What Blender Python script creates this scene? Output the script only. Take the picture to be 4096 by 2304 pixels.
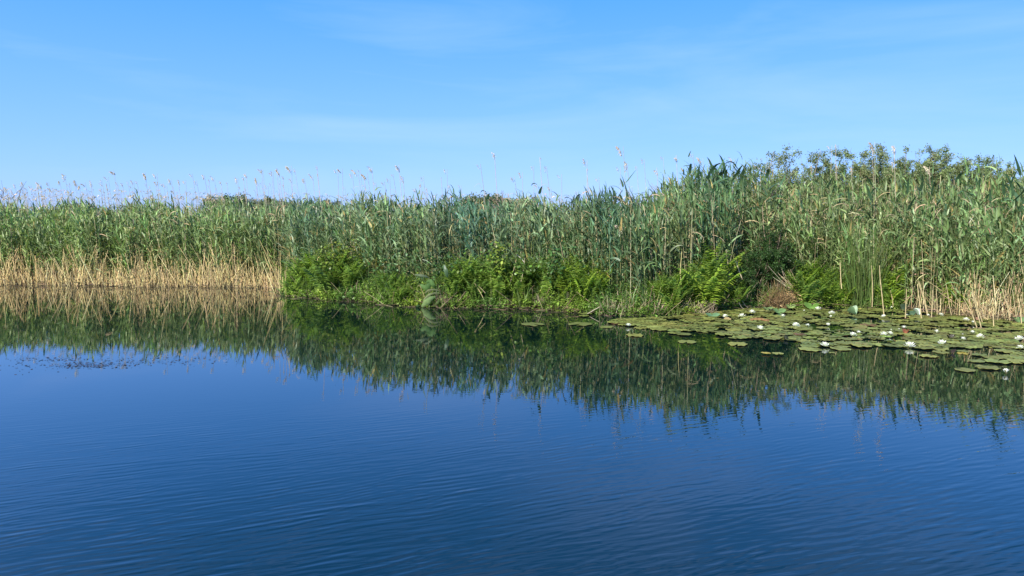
import bpy, math, random
import numpy as np
from mathutils import Vector

random.seed(7)
R = np.random.default_rng(11)
scene = bpy.context.scene
for o in list(bpy.data.objects):
    bpy.data.objects.remove(o)
COL = scene.collection
PI = math.pi

# ------------------------------------------------------------------ camera
CAM_H = 1.8
PITCH = math.radians(5.81)
FPX = 2770.0                         # focal length in photo pixels (4096 wide)
cam = bpy.data.cameras.new("camera")
cam.sensor_width = 36.0
cam.lens = 36.0 * FPX / 4096.0
cam.clip_start = 0.05
cam.clip_end = 3000.0
cam_o = bpy.data.objects.new("camera", cam)
cam_o.location = (0, 0, CAM_H)
cam_o.rotation_euler = (PI / 2 - PITCH, 0, 0)
COL.objects.link(cam_o)
scene.camera = cam_o

# ------------------------------------------------------------------ light
SUN_EL = math.radians(36)
SUN_AZ = math.radians(-142)          # clockwise from +Y (view direction): behind, to the left
SKY_STRENGTH = 0.105
SUN_STRENGTH = 5.0
EXPOSURE = 0.8
world = bpy.data.worlds.new("World")
scene.world = world
world.use_nodes = True
wn, wl = world.node_tree.nodes, world.node_tree.links
wn.clear()
w_out = wn.new("ShaderNodeOutputWorld")
w_bg = wn.new("ShaderNodeBackground")
w_sky = wn.new("ShaderNodeTexSky")
w_sky.sky_type = 'NISHITA'
w_sky.sun_disc = False
w_sky.sun_elevation = SUN_EL
w_sky.sun_rotation = SUN_AZ
w_sky.altitude = 0
w_sky.air_density = 1.0
w_sky.dust_density = 0.3
w_sky.ozone_density = 2.2
# thin high veils of cirrus
w_tc = wn.new("ShaderNodeTexCoord")
w_map = wn.new("ShaderNodeMapping")
w_map.inputs['Rotation'].default_value = (0.0, math.radians(9), 0.0)
w_map.inputs['Scale'].default_value = (1.1, 1.1, 6.5)
w_map.inputs['Location'].default_value = (7.3, 3.1, 0.5)
w_noise = wn.new("ShaderNodeTexNoise")
w_noise.inputs['Scale'].default_value = 1.9
w_noise.inputs['Detail'].default_value = 6
w_noise.inputs['Roughness'].default_value = 0.55
w_noise.inputs['Distortion'].default_value = 0.5
w_ramp = wn.new("ShaderNodeMapRange")
w_ramp.inputs['From Min'].default_value = 0.46
w_ramp.inputs['From Max'].default_value = 0.85
w_ramp.inputs['To Min'].default_value = 0.0
w_ramp.inputs['To Max'].default_value = 0.45
w_gam = wn.new("ShaderNodeHueSaturation")
w_gam.inputs['Saturation'].default_value = 1.12
w_gam.inputs['Value'].default_value = 1.0
w_tint = wn.new("ShaderNodeMix"); w_tint.data_type = 'RGBA'; w_tint.blend_type = 'MULTIPLY'
w_tint.inputs['Factor'].default_value = 1.0
w_tint.inputs['B'].default_value = (1.0, 1.0, 1.0, 1)
# clear-air colour by height above the horizon, blended with the physical sky
w_sep = wn.new("ShaderNodeSeparateXYZ")
w_grad = wn.new("ShaderNodeValToRGB")
SKY_STOPS = [(0.0, (.19, .375, .80)), (0.06, (.17, .365, .83)), (0.16, (.12, .325, .85)), (0.30, (.048, .258, .80)), (0.46, (.012, .150, .46)), (1.0, (.02, .12, .42))]
cr_ = w_grad.color_ramp
while len(cr_.elements) < len(SKY_STOPS): cr_.elements.new(0.5)
for e_, (p_, c_) in zip(cr_.elements, SKY_STOPS): e_.position = p_; e_.color = (*c_, 1)
w_scale = wn.new("ShaderNodeVectorMath"); w_scale.operation = 'SCALE'; w_scale.inputs['Scale'].default_value = 9.0
w_blend = wn.new("ShaderNodeMix"); w_blend.data_type = 'RGBA'; w_blend.inputs['Factor'].default_value = 0.82
wl.new(w_tc.outputs['Generated'], w_sep.inputs[0]); wl.new(w_sep.outputs['Z'], w_grad.inputs['Fac'])
wl.new(w_grad.outputs['Color'], w_scale.inputs[0]); wl.new(w_scale.outputs[0], w_blend.inputs['B'])
w_mix = wn.new("ShaderNodeMix"); w_mix.data_type = 'RGBA'
w_mix.inputs['B'].default_value = (3.1, 4.5, 8.0, 1)
wl.new(w_tc.outputs['Generated'], w_map.inputs['Vector'])
wl.new(w_map.outputs['Vector'], w_noise.inputs['Vector'])
wl.new(w_noise.outputs['Fac'], w_ramp.inputs['Value'])
wl.new(w_sky.outputs['Color'], w_gam.inputs['Color'])
wl.new(w_gam.outputs['Color'], w_tint.inputs['A'])
wl.new(w_tint.outputs['Result'], w_blend.inputs['A']); wl.new(w_blend.outputs['Result'], w_mix.inputs['A'])
wl.new(w_ramp.outputs['Result'], w_mix.inputs['Factor'])
wl.new(w_mix.outputs['Result'], w_bg.inputs['Color'])
w_bg.inputs['Strength'].default_value = SKY_STRENGTH
wl.new(w_bg.outputs['Background'], w_out.inputs['Surface'])

sun = bpy.data.lights.new("sun", 'SUN')
sun.energy = SUN_STRENGTH
sun.angle = math.radians(0.53)
sun.color = (1.0, 0.945, 0.85)
sun_o = bpy.data.objects.new("sun", sun)
sd = Vector((math.sin(SUN_AZ) * math.cos(SUN_EL), math.cos(SUN_AZ) * math.cos(SUN_EL), math.sin(SUN_EL)))
sun_o.rotation_euler = sd.to_track_quat('Z', 'Y').to_euler()
sun_o.location = sd * 60
COL.objects.link(sun_o)

scene.view_settings.view_transform = 'Standard'
scene.view_settings.look = 'None'
scene.view_settings.gamma = 1.0
scene.view_settings.exposure = EXPOSURE
scene.view_settings.use_curve_mapping = False
scene.cycles.max_bounces = 8
scene.cycles.transparent_max_bounces = 8

# ------------------------------------------------------------------ photo pixel -> place
def ray(px, py):
    u = px - 2048.0; v = 1152.0 - py
    return np.array([u, FPX * math.cos(PITCH) + v * math.sin(PITCH), v * math.cos(PITCH) - FPX * math.sin(PITCH)])

def gp(px, py, z=0.0):
    """the point at height z seen at a pixel of the photograph"""
    d = ray(px, py)
    t = (z - CAM_H) / d[2]
    return np.array([d[0] * t, d[1] * t, z])

def at(px, py, Y):
    d = ray(px, py)
    t = Y / d[1]
    return np.array([d[0] * t, Y, CAM_H + d[2] * t])

def colpx(x, y):
    return 2048.0 + FPX * x / np.maximum(y, 1.0)

SHORE_PX = [(-900, 1136), (-300, 1137), (0, 1138), (250, 1140), (500, 1144), (800, 1146), (1100, 1150), (1135, 1176), (1200, 1190), (1400, 1204), (1600, 1222), (1800, 1230),
            (2000, 1232), (2200, 1238), (2320, 1250), (2400, 1258), (2600, 1264), (2700, 1258), (2800, 1250), (2900, 1238), (3000, 1226), (3200, 1228),
            (3400, 1228), (3520, 1230), (3640, 1240), (3800, 1262), (3950, 1276), (4096, 1282), (4700, 1285)]
SH = np.array([gp(*p)[:2] for p in SHORE_PX])
def shore(x):
    x = np.asarray(x, float)
    return (np.interp(x, SH[:, 0], SH[:, 1]) + 0.05 * np.sin(x * 5.1) + 0.035 * np.sin(x * 12.7 + 1.0) + 0.02 * np.sin(x * 31 + 2))

def ground_z(x, y):
    o = y - shore(x)
    c = colpx(x, y)
    rise = np.interp(c, [1000, 1200, 3400, 3700], [0.05, 0.2, 0.2, 0.06])
    return np.where(o < 0, -0.35, -0.03 + rise * np.clip(o / 0.5, 0, 1) + 0.01 * np.clip(o, 0, 10))

# green reed height: rises from the water's edge to full height some metres back in the bed
HC = np.array([0, 400, 900, 1300, 1700, 2000, 2250, 2400, 2500, 2620, 2720, 2820, 2900, 3000, 3200, 3600, 3900, 4096, 5000], float)
TOPPX = np.array([802, 797, 796, 780, 776, 774, 778, 760, 757, 740, 695, 640, 630, 655, 682, 688, 676, 635, 635.])
def hprof(c, o=9.0):
    c = np.asarray(c, float); o = np.asarray(o, float)
    D = np.interp(c, [0, 900, 1300, 2000, 2400, 2600, 2900, 3500, 4096], [3.3, 3.2, 2.4, 2.0, 2.0, 2.8, 3.4, 4.2, 4.4])
    sy = np.interp(c, [0, 1100, 1200, 2000, 2600, 3000, 3500, 4096], [18.6, 17.8, 15.6, 13.8, 12.7, 13.7, 13.6, 12.1])
    full = 1.8 + (870 - np.interp(c, HC, TOPPX)) * (sy + D) / 2770.0 - .15 - np.interp(c, [1000, 1200, 3400, 3700], [.08, .22, .22, .1])
    r0 = np.interp(c, [0, 900, 1300, 2000, 2450, 2900, 3400, 4096], [.86, .84, .84, .88, .86, .74, .60, .60])
    u = np.clip((o - .2) / np.maximum(D, .1), 0, 1); u = u * u * (3 - 2 * u) * .5 + u * .5
    return full * (r0 + (1 - r0) * u)

# ------------------------------------------------------------------ geometry helpers
class Geo:
    def __init__(s): s.v = []; s.q = []; s.c = []; s.n = 0
    def add(s, v, q, c):
        v = np.asarray(v, float).reshape(-1, 3); q = np.asarray(q, int).reshape(-1, 4)
        c = np.broadcast_to(np.asarray(c, float), (len(v), 3))
        s.v.append(v); s.q.append(q + s.n); s.c.append(c); s.n += len(v)
        return s
    def arrays(s):
        return np.concatenate(s.v), np.concatenate(s.q), np.concatenate(s.c)
    def mesh(s, name, mat, smooth=False):
        v, q, c = s.arrays()
        me = bpy.data.meshes.new(name)
        me.vertices.add(len(v)); me.vertices.foreach_set("co", v.astype(np.float32).ravel())
        tri = q[:, 2] == q[:, 3]
        cnt = np.where(tri, 3, 4)
        keep = np.ones(q.shape, bool); keep[tri, 3] = False
        me.loops.add(int(cnt.sum())); me.loops.foreach_set("vertex_index", q[keep].astype(np.int32))
        me.polygons.add(len(q))
        st = np.concatenate([[0], np.cumsum(cnt)[:-1]])
        me.polygons.foreach_set("loop_start", st.astype(np.int32))
        me.polygons.foreach_set("loop_total", cnt.astype(np.int32))
        if smooth: me.polygons.foreach_set("use_smooth", np.ones(len(q), bool))
        a = me.color_attributes.new("tone", 'FLOAT_COLOR', 'POINT')
        a.data.foreach_set("color", np.concatenate([c, np.ones((len(c), 1))], 1).astype(np.float32).ravel())
        me.materials.append(mat)
        me.update(calc_edges=True)
        me.validate()
        return me

def link(name, mesh, parent=None, loc=None, rot=None, scale=None):
    o = bpy.data.objects.new(name, mesh)
    COL.objects.link(o)
    if parent is not None: o.parent = parent
    if loc is not None: o.location = loc
    if rot is not None: o.rotation_euler = rot
    if scale is not None: o.scale = (scale,) * 3 if np.isscalar(scale) else scale
    return o

def tag(o, label, cat, group=None, kind=None):
    o['label'] = label; o['category'] = cat
    if group: o['group'] = group
    if kind: o['kind'] = kind
    return o

def root(name, loc, label, cat, group=None, rz=0.0, scale=None):
    o = link(name, None, None, tuple(loc), (0, 0, rz), scale)
    o.empty_display_size = 0.1
    return tag(o, label, cat, group)

def strips(P, az, el, curl, L, W, nseg=5, twist=0.0, cpow=1.3, prof='reed'):
    """arching ribbon leaves: start points, heading, start elevation, how far they bow down"""
    P = np.asarray(P, float); N = len(P)
    az, el, curl, L, W, twist = [np.broadcast_to(np.asarray(a, float), (N,)) for a in (az, el, curl, L, W, twist)]
    t = np.linspace(0, 1, nseg + 1)
    e = el[:, None] - curl[:, None] * ((t[:-1] + t[1:]) / 2)[None] ** cpow
    ds = (L / nseg)[:, None]
    h = np.stack([np.cos(az), np.sin(az), np.zeros(N)], 1)
    step = ds[..., None] * (np.cos(e)[..., None] * h[:, None] + np.sin(e)[..., None] * np.array([0, 0, 1.0]))
    pts = np.concatenate([P[:, None], P[:, None] + np.cumsum(step, 1)], 1)
    side = np.stack([-np.sin(az), np.cos(az), np.zeros(N)], 1)
    ee = np.concatenate([e, e[:, -1:]], 1)
    tan = np.cos(ee)[..., None] * h[:, None] + np.sin(ee)[..., None] * np.array([0, 0, 1.0])
    nor = np.cross(tan, side[:, None])
    sv = np.cos(twist)[:, None, None] * side[:, None] + np.sin(twist)[:, None, None] * nor
    if prof == 'reed': w = np.clip(0.55 + 2.2 * t, 0, 1) * (1 - t) ** 0.62
    elif prof == 'oval': w = np.sin(np.clip(t * 0.96 + 0.04, 0, 1) * PI) ** 0.8
    elif prof == 'stem': w = 1 - 0.5 * t
    else: w = (1 - t) ** 0.5
    w = np.maximum(w, 0.03)[None, :, None] * W[:, None, None] * 0.5
    V = np.stack([pts - sv * w, pts + sv * w], 2)                # N, nseg+1, 2, 3
    K = 2 * (nseg + 1)
    base = np.arange(nseg) * 2
    q = np.stack([base, base + 1, base + 3, base + 2], 1)
    Q = q[None] + (np.arange(N) * K)[:, None, None]
    return V.reshape(-1, 3), Q.reshape(-1, 4), K

def rep(c, k):
    return np.repeat(np.asarray(c), k, axis=0)

def tubes(pts, rad, sides=3):
    """pts N,K,3; rad N,K"""
    pts = np.asarray(pts, float); N, K, _ = pts.shape
    rad = np.broadcast_to(np.asarray(rad, float), (N, K))
    t = pts[:, -1] - pts[:, 0]; t = t / (np.linalg.norm(t, axis=1, keepdims=True) + 1e-9)
    ref = np.where(np.abs(t[:, 2:3]) > 0.8, np.array([[1.0, 0, 0]]), np.array([[0, 0, 1.0]]))
    a = np.cross(t, ref); a /= np.linalg.norm(a, axis=1, keepdims=True); b = np.cross(t, a)
    an = np.arange(sides) / sides * 2 * PI
    ring = np.cos(an)[None, :, None] * a[:, None] + np.sin(an)[None, :, None] * b[:, None]
    V = pts[:, :, None] + ring[:, None] * rad[:, :, None, None]
    k = np.arange(K - 1)[:, None] * sides; s = np.arange(sides)[None]; s2 = (s + 1) % sides
    q = np.stack([k + s, k + s2, k + sides + s2, k + sides + s], 2).reshape(-1, 4)
    Q = q[None] + (np.arange(N) * K * sides)[:, None, None]
    return V.reshape(-1, 3), Q.reshape(-1, 4), K * sides

def vary(base, n, dv=0.18, dh=0.08, rng=R):
    """n colours round a base colour: brightness and hue jitter"""
    base = np.asarray(base, float)
    v = np.exp(rng.normal(0, dv, (n, 1)))
    return np.clip(base * v * (1 + rng.normal(0, dh, (n, 3))), 0.003, 0.9)

# ------------------------------------------------------------------ materials
def mat_tone(name, rough=0.5, trans=0.0, spec=0.3, noise=0.25, nscale=14.0, obj_var=0.0):
    m = bpy.data.materials.new(name); m.use_nodes = True
    n, l = m.node_tree.nodes, m.node_tree.links
    n.clear()
    out = n.new("ShaderNodeOutputMaterial"); bs = n.new("ShaderNodeBsdfPrincipled")
    at_ = n.new("ShaderNodeAttribute"); at_.attribute_name = "tone"
    tc = n.new("ShaderNodeTexCoord"); nz = n.new("ShaderNodeTexNoise")
    nz.inputs['Scale'].default_value = nscale; nz.inputs['Detail'].default_value = 2
    l.new(tc.outputs['Object'], nz.inputs['Vector'])
    mr = n.new("ShaderNodeMapRange"); mr.inputs['From Min'].default_value = 0.3; mr.inputs['From Max'].default_value = 0.7
    mr.inputs['To Min'].default_value = 1 - noise; mr.inputs['To Max'].default_value = 1 + noise
    l.new(nz.outputs['Fac'], mr.inputs['Value'])
    val = mr.outputs['Result']
    if obj_var:
        oi = n.new("ShaderNodeObjectInfo"); m2 = n.new("ShaderNodeMapRange")
        m2.inputs['To Min'].default_value = 1 - obj_var; m2.inputs['To Max'].default_value = 1 + obj_var
        l.new(oi.outputs['Random'], m2.inputs['Value'])
        mm = n.new("ShaderNodeMath"); mm.operation = 'MULTIPLY'
        l.new(val, mm.inputs[0]); l.new(m2.outputs['Result'], mm.inputs[1]); val = mm.outputs[0]
    vm = n.new("ShaderNodeVectorMath"); vm.operation = 'SCALE'
    l.new(at_.outputs['Color'], vm.inputs[0]); l.new(val, vm.inputs['Scale'])
    l.new(vm.outputs[0], bs.inputs['Base Color'])
    bs.inputs['Roughness'].default_value = rough
    bs.inputs['Specular IOR Level'].default_value = spec
    if trans:
        tr = n.new("ShaderNodeBsdfTranslucent"); mx = n.new("ShaderNodeMixShader")
        v2 = n.new("ShaderNodeVectorMath"); v2.operation = 'MULTIPLY'; v2.inputs[1].default_value = (1.15, 1.3, 0.6)
        l.new(vm.outputs[0], v2.inputs[0]); l.new(v2.outputs[0], tr.inputs['Color'])
        mx.inputs[0].default_value = trans
        l.new(bs.outputs[0], mx.inputs[1]); l.new(tr.outputs[0], mx.inputs[2]); l.new(mx.outputs[0], out.inputs['Surface'])
    else:
        l.new(bs.outputs[0], out.inputs['Surface'])
    return m

M_LEAF = mat_tone("reed_leaf", 0.42, 0.26, 0.3, 0.2, 9, 0.12)
M_STEM = mat_tone("reed_stem", 0.5, 0, 0.3, 0.2, 20, 0.12)
M_STRAW = mat_tone("straw", 0.7, 0.0, 0.2, 0.25, 12, 0.12)
M_PLUME = mat_tone("plume", 0.9, 0.35, 0.05, 0.15, 30, 0.1)
M_FERN = mat_tone("fern_frond", 0.55, 0.4, 0.2, 0.15, 20, 0.18)
M_BROAD = mat_tone("broad_leaf", 0.4, 0.35, 0.35, 0.2, 15, 0.1)
M_SHRUB = mat_tone("shrub_leaf", 0.45, 0.38, 0.3, 0.2, 6, 0.05)
M_BARK = mat_tone("bark", 0.85, 0, 0.1, 0.3, 30, 0.1)
M_PAD = mat_tone("lily_pad", 0.45, 0.0, 0.35, 0.25, 11, 0.26)
M_PETAL = mat_tone("petal", 0.5, 0.25, 0.3, 0.03, 30, 0.03)
M_STAMEN = mat_tone("stamen", 0.6, 0, 0.2, 0.1, 60)
M_WEED = mat_tone("floating_weed", 0.6, 0, 0.3, 0.3, 30)

# ground
m = bpy.data.materials.new("marsh_soil"); m.use_nodes = True
n, l = m.node_tree.nodes, m.node_tree.links
bs = n['Principled BSDF']; tc = n.new("ShaderNodeTexCoord"); nz = n.new("ShaderNodeTexNoise")
nz.inputs['Scale'].default_value = 6; nz.inputs['Detail'].default_value = 8
cr = n.new("ShaderNodeValToRGB")
cr.color_ramp.elements[0].position = 0.35; cr.color_ramp.elements[0].color = (0.022, 0.016, 0.010, 1)
cr.color_ramp.elements[1].position = 0.68; cr.color_ramp.elements[1].color = (0.085, 0.066, 0.038, 1)
l.new(tc.outputs['Object'], nz.inputs['Vector']); l.new(nz.outputs['Fac'], cr.inputs['Fac']); l.new(cr.outputs['Color'], bs.inputs['Base Color'])
bs.inputs['Roughness'].default_value = 0.95
bp = n.new("ShaderNodeBump"); bp.inputs['Distance'].default_value = 0.05
l.new(nz.outputs['Fac'], bp.inputs['Height']); l.new(bp.outputs['Normal'], bs.inputs['Normal'])
M_SOIL = m

# water
m = bpy.data.materials.new("pond_water"); m.use_nodes = True
n, l = m.node_tree.nodes, m.node_tree.links
bs = n['Principled BSDF']
bs.inputs['Base Color'].default_value = (0.0003, 0.0075, 0.0090, 1)
bs.inputs['Roughness'].default_value = 0.012
bs.inputs['IOR'].default_value = 1.75
bs.inputs['Coat Weight'].default_value = 0.3
bs.inputs['Coat Roughness'].default_value = 0.012
bs.inputs['Coat IOR'].default_value = 1.5
tc = n.new("ShaderNodeTexCoord")
def nnoise(scale, rot, sx, sy, detail=2, dist=0.0):
    mp = n.new("ShaderNodeMapping"); mp.inputs['Rotation'].default_value = (0, 0, math.radians(rot))
    mp.vector_type = 'TEXTURE'
    mp.inputs['Scale'].default_value = (sx, sy, 1)
    nz = n.new("ShaderNodeTexNoise"); nz.inputs['Scale'].default_value = scale; nz.inputs['Detail'].default_value = detail
    nz.inputs['Distortion'].default_value = dist
    l.new(tc.outputs['Object'], mp.inputs['Vector']); l.new(mp.outputs['Vector'], nz.inputs['Vector'])
    return nz.outputs['Fac']
def mth(op, a, b=None, c=None):
    x = n.new("ShaderNodeMath"); x.operation = op
    for i, v in enumerate((a, b, c)):
        if v is None: continue
        if isinstance(v, (int, float)): x.inputs[i].default_value = v
        else: l.new(v, x.inputs[i])
    return x.outputs[0]
# wind ripples: long crests slightly turned to the view, in metres
r1 = nnoise(1.0, 22, 0.42, 0.070, 1.2, 0.35)
r2 = nnoise(1.0, 14, 0.22, 0.036, 1.0, 0.25)
r3 = nnoise(1.0, 28, 2.2, 0.45, 1.0, 0.0)
sep = n.new("ShaderNodeSeparateXYZ"); l.new(tc.outputs['Object'], sep.inputs[0])
# wind strength falls off towards the sheltered reed bank, with gusty patches
wind = n.new("ShaderNodeMapRange"); wind.interpolation_type = 'SMOOTHSTEP'
wind.inputs['From Min'].default_value = 2.4; wind.inputs['From Max'].default_value = 7.4
wind.inputs['To Min'].default_value = 1.25; wind.inputs['To Max'].default_value = 0.022
l.new(sep.outputs['Y'], wind.inputs['Value'])
gust = n.new("ShaderNodeMapRange"); gust.inputs['From Min'].default_value = 0.3; gust.inputs['From Max'].default_value = 0.7
gust.inputs['To Min'].default_value = 0.45; gust.inputs['To Max'].default_value = 1.25
l.new(nnoise(1.0, 15, 2.6, 0.9, 2), gust.inputs['Value'])
amp = mth('MULTIPLY', wind.outputs[0], gust.outputs[0])
h = mth('ADD', mth('MULTIPLY', r1, 0.0022), mth('MULTIPLY', r2, 0.0013))
h = mth('ADD', h, mth('MULTIPLY', r3, 0.0012))
def wtrain(rot, lam, dist, amp_, gx, gy):
    mp = n.new("ShaderNodeMapping"); mp.vector_type = 'TEXTURE'; mp.inputs['Rotation'].default_value = (0, 0, math.radians(rot))
    l.new(tc.outputs['Object'], mp.inputs['Vector'])
    wv = n.new("ShaderNodeTexWave"); wv.wave_type = 'BANDS'; wv.bands_direction = 'Y'; wv.wave_profile = 'SIN'
    wv.inputs['Scale'].default_value = 2 * PI / (20 * lam); wv.inputs['Distortion'].default_value = dist
    wv.inputs['Detail'].default_value = 1.0; wv.inputs['Detail Scale'].default_value = .35; wv.inputs['Detail Roughness'].default_value = .5
    l.new(mp.outputs['Vector'], wv.inputs['Vector'])
    mk = n.new("ShaderNodeMapRange"); mk.inputs['From Min'].default_value = .42; mk.inputs['From Max'].default_value = .68
    l.new(nnoise(1.0, rot, gx, gy, 2), mk.inputs['Value'])
    return mth('MULTIPLY', mth('MULTIPLY', wv.outputs['Fac'], amp_), mk.outputs[0])
h = mth('ADD', h, wtrain(23, .068, 5.0, .0010, .6, .3))
h = mth('ADD', h, wtrain(15, .090, 6.0, .0010, .8, .4))
h = mth('ADD', h, wtrain(31, .052, 5.0, .0006, .4, .25))
h = mth('MULTIPLY', h, amp)
calm = mth('MULTIPLY', nnoise(1.0, 4, 0.13, 0.045, 1.5), 0.00016)
h = mth('ADD', h, calm)
bp = n.new("ShaderNodeBump"); bp.inputs['Strength'].default_value = 1.0; bp.inputs['Distance'].default_value = 1.0
l.new(h, bp.inputs['Height']); l.new(bp.outputs['Normal'], bs.inputs['Normal']); l.new(bp.outputs['Normal'], bs.inputs['Coat Normal'])
M_WATER = m

# ------------------------------------------------------------------ setting: ground and water
xs = np.concatenate([[-1500, -400, -120, -60], np.linspace(-34, 30, 420), [60, 120, 400, 1500]])
offs = np.array([-1.2, -0.25, 0.0, 0.12, 0.3, 0.5, 0.8, 1.4, 3, 8, 25, 80, 300, 1500])
X, O = np.meshgrid(xs, offs, indexing='ij')
Yg = shore(X) + O
Z = np.where(O < -0.5, -0.6, np.where(O < 0, -0.25, ground_z(X, Yg)))
Z = Z + np.where((O > 0) & (O < 20), R.normal(0, 0.015, X.shape), 0)
g = Geo()
nx, no = X.shape
i, j = np.meshgrid(np.arange(nx - 1), np.arange(no - 1), indexing='ij')
q = np.stack([i * no + j, (i + 1) * no + j, (i + 1) * no + j + 1, i * no + j + 1], 2).reshape(-1, 4)
g.add(np.stack([X, Yg, Z], 2).reshape(-1, 3), q, (0.05, 0.04, 0.02))
ground = link("ground", g.mesh("ground", M_SOIL))
tag(ground, "dark marshy soil of the bank under the reeds", "ground", kind="structure")
g = Geo().add([(-1500, -300, 0), (1500, -300, 0), (1500, 400, 0), (-1500, 400, 0)], [(0, 1, 2, 3)], (0, 0, 0))
water = link("water", g.mesh("water", M_WATER))
tag(water, "deep blue rippled water mirroring the reeds and the sky", "water", kind="structure")

# ------------------------------------------------------------------ reed builder
def reeds(B, H, lean_az, lean, rng, leafcol, stemcol, nleaf=9, start=0.3, Ls=1.0, Wd=0.034, wind=PI, windk=0.6, sides=3):
    """many leafy reeds at once -> (stem arrays, leaf arrays)"""
    B = np.asarray(B, float); N = len(B)
    t = np.array([0, 0.35, 0.7, 1.0])
    d = np.stack([np.cos(lean_az), np.sin(lean_az), np.zeros(N)], 1)
    def P(tt):
        return B[:, None] + H[:, None, None] * (tt[..., None] * np.array([0, 0, 1.0]) + (lean[:, None] * tt ** 1.7)[..., None] * d[:, None])
    pts = P(np.broadcast_to(t, (N, 4)))
    rad = np.array([0.0055, 0.005, 0.0035, 0.0012])[None] * rng.uniform(0.8, 1.25, (N, 1))
    sv, sq, sk = tubes(pts, rad, sides)
    st_ = start * rng.uniform(.55, 1.15, (N, 1))
    tt = st_ + (1 - st_) * (np.arange(nleaf)[None] + rng.uniform(-.35, .35, (N, nleaf)) + 0.5) / nleaf
    tt = np.clip(tt, 0.05, 1.0)
    L0 = P(tt).reshape(-1, 3)
    az0 = rng.uniform(0, 2 * PI, (N, 1)) + np.arange(nleaf)[None] * PI + rng.normal(0, 0.5, (N, nleaf))
    # bend headings downwind
    cx = np.cos(az0) + windk * math.cos(wind); cy = np.sin(az0) + windk * math.sin(wind)
    az = np.arctan2(cy, cx).ravel()
    rel = tt.ravel()
    n = N * nleaf
    L = Ls * rng.uniform(0.2, 0.42, n) * np.interp(rel, [0, 0.5, 0.85, 1.0], [0.8, 1.05, 0.95, 0.7])
    W = Wd * rng.uniform(0.7, 1.3, n)
    el = np.interp(rel, [0, .8, 1], [0.72, 1.05, 1.25]) + rng.normal(0, 0.26, n)
    curl = np.abs(rng.normal(.9, 0.75, n)) * np.interp(rel, [0, 1], [1.15, 0.95])
    lv, lq, lk = strips(L0, az, el, curl, L, W, 5, rng.normal(0, 0.5, n), 1.5)
    lc = rep(leafcol, nleaf) * np.exp(rng.normal(0, 0.16, (n, 1)))
    yel = rng.random(n) < 0.035 + 0.05 * (rel < 0.45)
    lc[yel] = vary((0.30, 0.24, 0.09), yel.sum(), 0.2, 0.06, rng)
    return (sv, sq, rep(stemcol, sk)), (lv, lq, rep(lc, lk))

def zone_leaf(c, n, rng=R):
    """green of the reeds by photo column: yellower on the far left, bluish in the middle, mid green right"""
    k = [0, 900, 1300, 2000, 2500, 2900, 3300, 4096]
    col = np.stack([np.interp(c, k, [.120, .112, .106, .106, .088, .082, .108, .100]),
                    np.interp(c, k, [.178, .170, .162, .162, .142, .140, .160, .155]),
                    np.interp(c, k, [.072, .078, .092, .098, .078, .070, .076, .076])], 1)
    c = np.asarray(c, float)
    teal = np.exp(-((c - 1900) / 110) ** 2) + .8 * np.exp(-((c - 2440) / 80) ** 2) + .5 * np.exp(-((c - 1240) / 60) ** 2) + .5 * np.exp(-((c - 2880) / 70) ** 2)
    col = col * (1 - teal[:, None] * np.array([.42, .22, .0]))
    pale = (.5 + .5 * np.sin(c * .017) * np.sin(c * .0071 + 2))[:, None]
    col = col * (1.1 + .5 * pale) * np.array([1.08, 1.02, .82])
    return np.clip(col * np.exp(rng.normal(0, .22, (n, 1))) * (1 + rng.normal(0, .07, (n, 3))), .004, .6)

def scatter(dens, o0, o1, xr=(-17.5, 15.5), rng=R):
    n = int((xr[1] - xr[0]) * (o1 - o0) * dens)
    x = rng.uniform(*xr, n) ; o = rng.uniform(o0, o1, n)
    y = shore(x) + o
    # widen with distance so the back of the bed fills the view
    x = x * (1 + np.clip(o, 0, 30) / 22.0); y = shore(x) + o
    return x, y, o

# start of reeds behind the planted bank strip, by column
def front_gap(c):
    return np.interp(c, [0, 1090, 1150, 1300, 2300, 2420, 2560, 2700, 2920, 2980, 3180, 3240, 3450, 3560, 3700], [0.08, 0.1, 0.5, 0.75, 0.8, 0.45, 0.35, 0.6, .65, 1.1, 1.1, .65, 0.65, 0.3, 0.08])

G_stem, G_leaf = Geo(), Geo()
def bulk(dens, o0, o1, nleaf, **kw):
    x, y, o = scatter(dens, o0, o1)
    c = colpx(x, y)
    patch = np.sin(x * 1.7 + 1.0) * np.sin(y * 1.3 + x * 0.6) * 0.5 + np.sin(x * 4.3) * 0.25
    keep = (o > front_gap(c) + 0.12 * patch) & (c > -650) & (c < 4800) & (patch > -0.62)
    x, y, o, c, patch = [a[keep] for a in (x, y, o, c, patch)]
    N = len(x)
    hn = .05 * np.sin(c * .021 + 1) + .035 * np.sin(c * .053 + y) + .03 * np.sin(c * .11 + 2 * y)
    H = hprof(c, o) * (1 + R.normal(0, 0.05, N) + 0.03 * patch + hn)
    H = np.where(o < front_gap(c) + 0.5, H * R.uniform(0.8, 1.0, N), H)
    H += np.where(R.random(N) < 0.06, R.uniform(.08, .32, N), 0)
    B = np.stack([x, y, ground_z(x, y) - 0.02], 1)
    laz = PI + R.normal(0, 0.9, N)
    st, lf = reeds(B, H - 0.12, laz, np.abs(R.normal(0.06, 0.07, N)), R, zone_leaf(c, N), vary((0.20, 0.215, 0.085), N, .25, .08), nleaf, start=kw.get('start', 0.28),
                   Wd=kw.get('Wd', 0.040), Ls=kw.get('Ls', 1.0), sides=kw.get('sides', 3))
    G_stem.add(*st); G_leaf.add(*lf)
    return N
nb = bulk(50, 0.05, 2.4, 14)
nb += bulk(30, 2.4, 5.6, 11, start=0.36)
nb += bulk(11, 5.6, 9.0, 9, start=0.5)
nb += bulk(4, 9.0, 18.0, 7, start=0.6, Wd=0.05, Ls=1.1)
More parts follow.
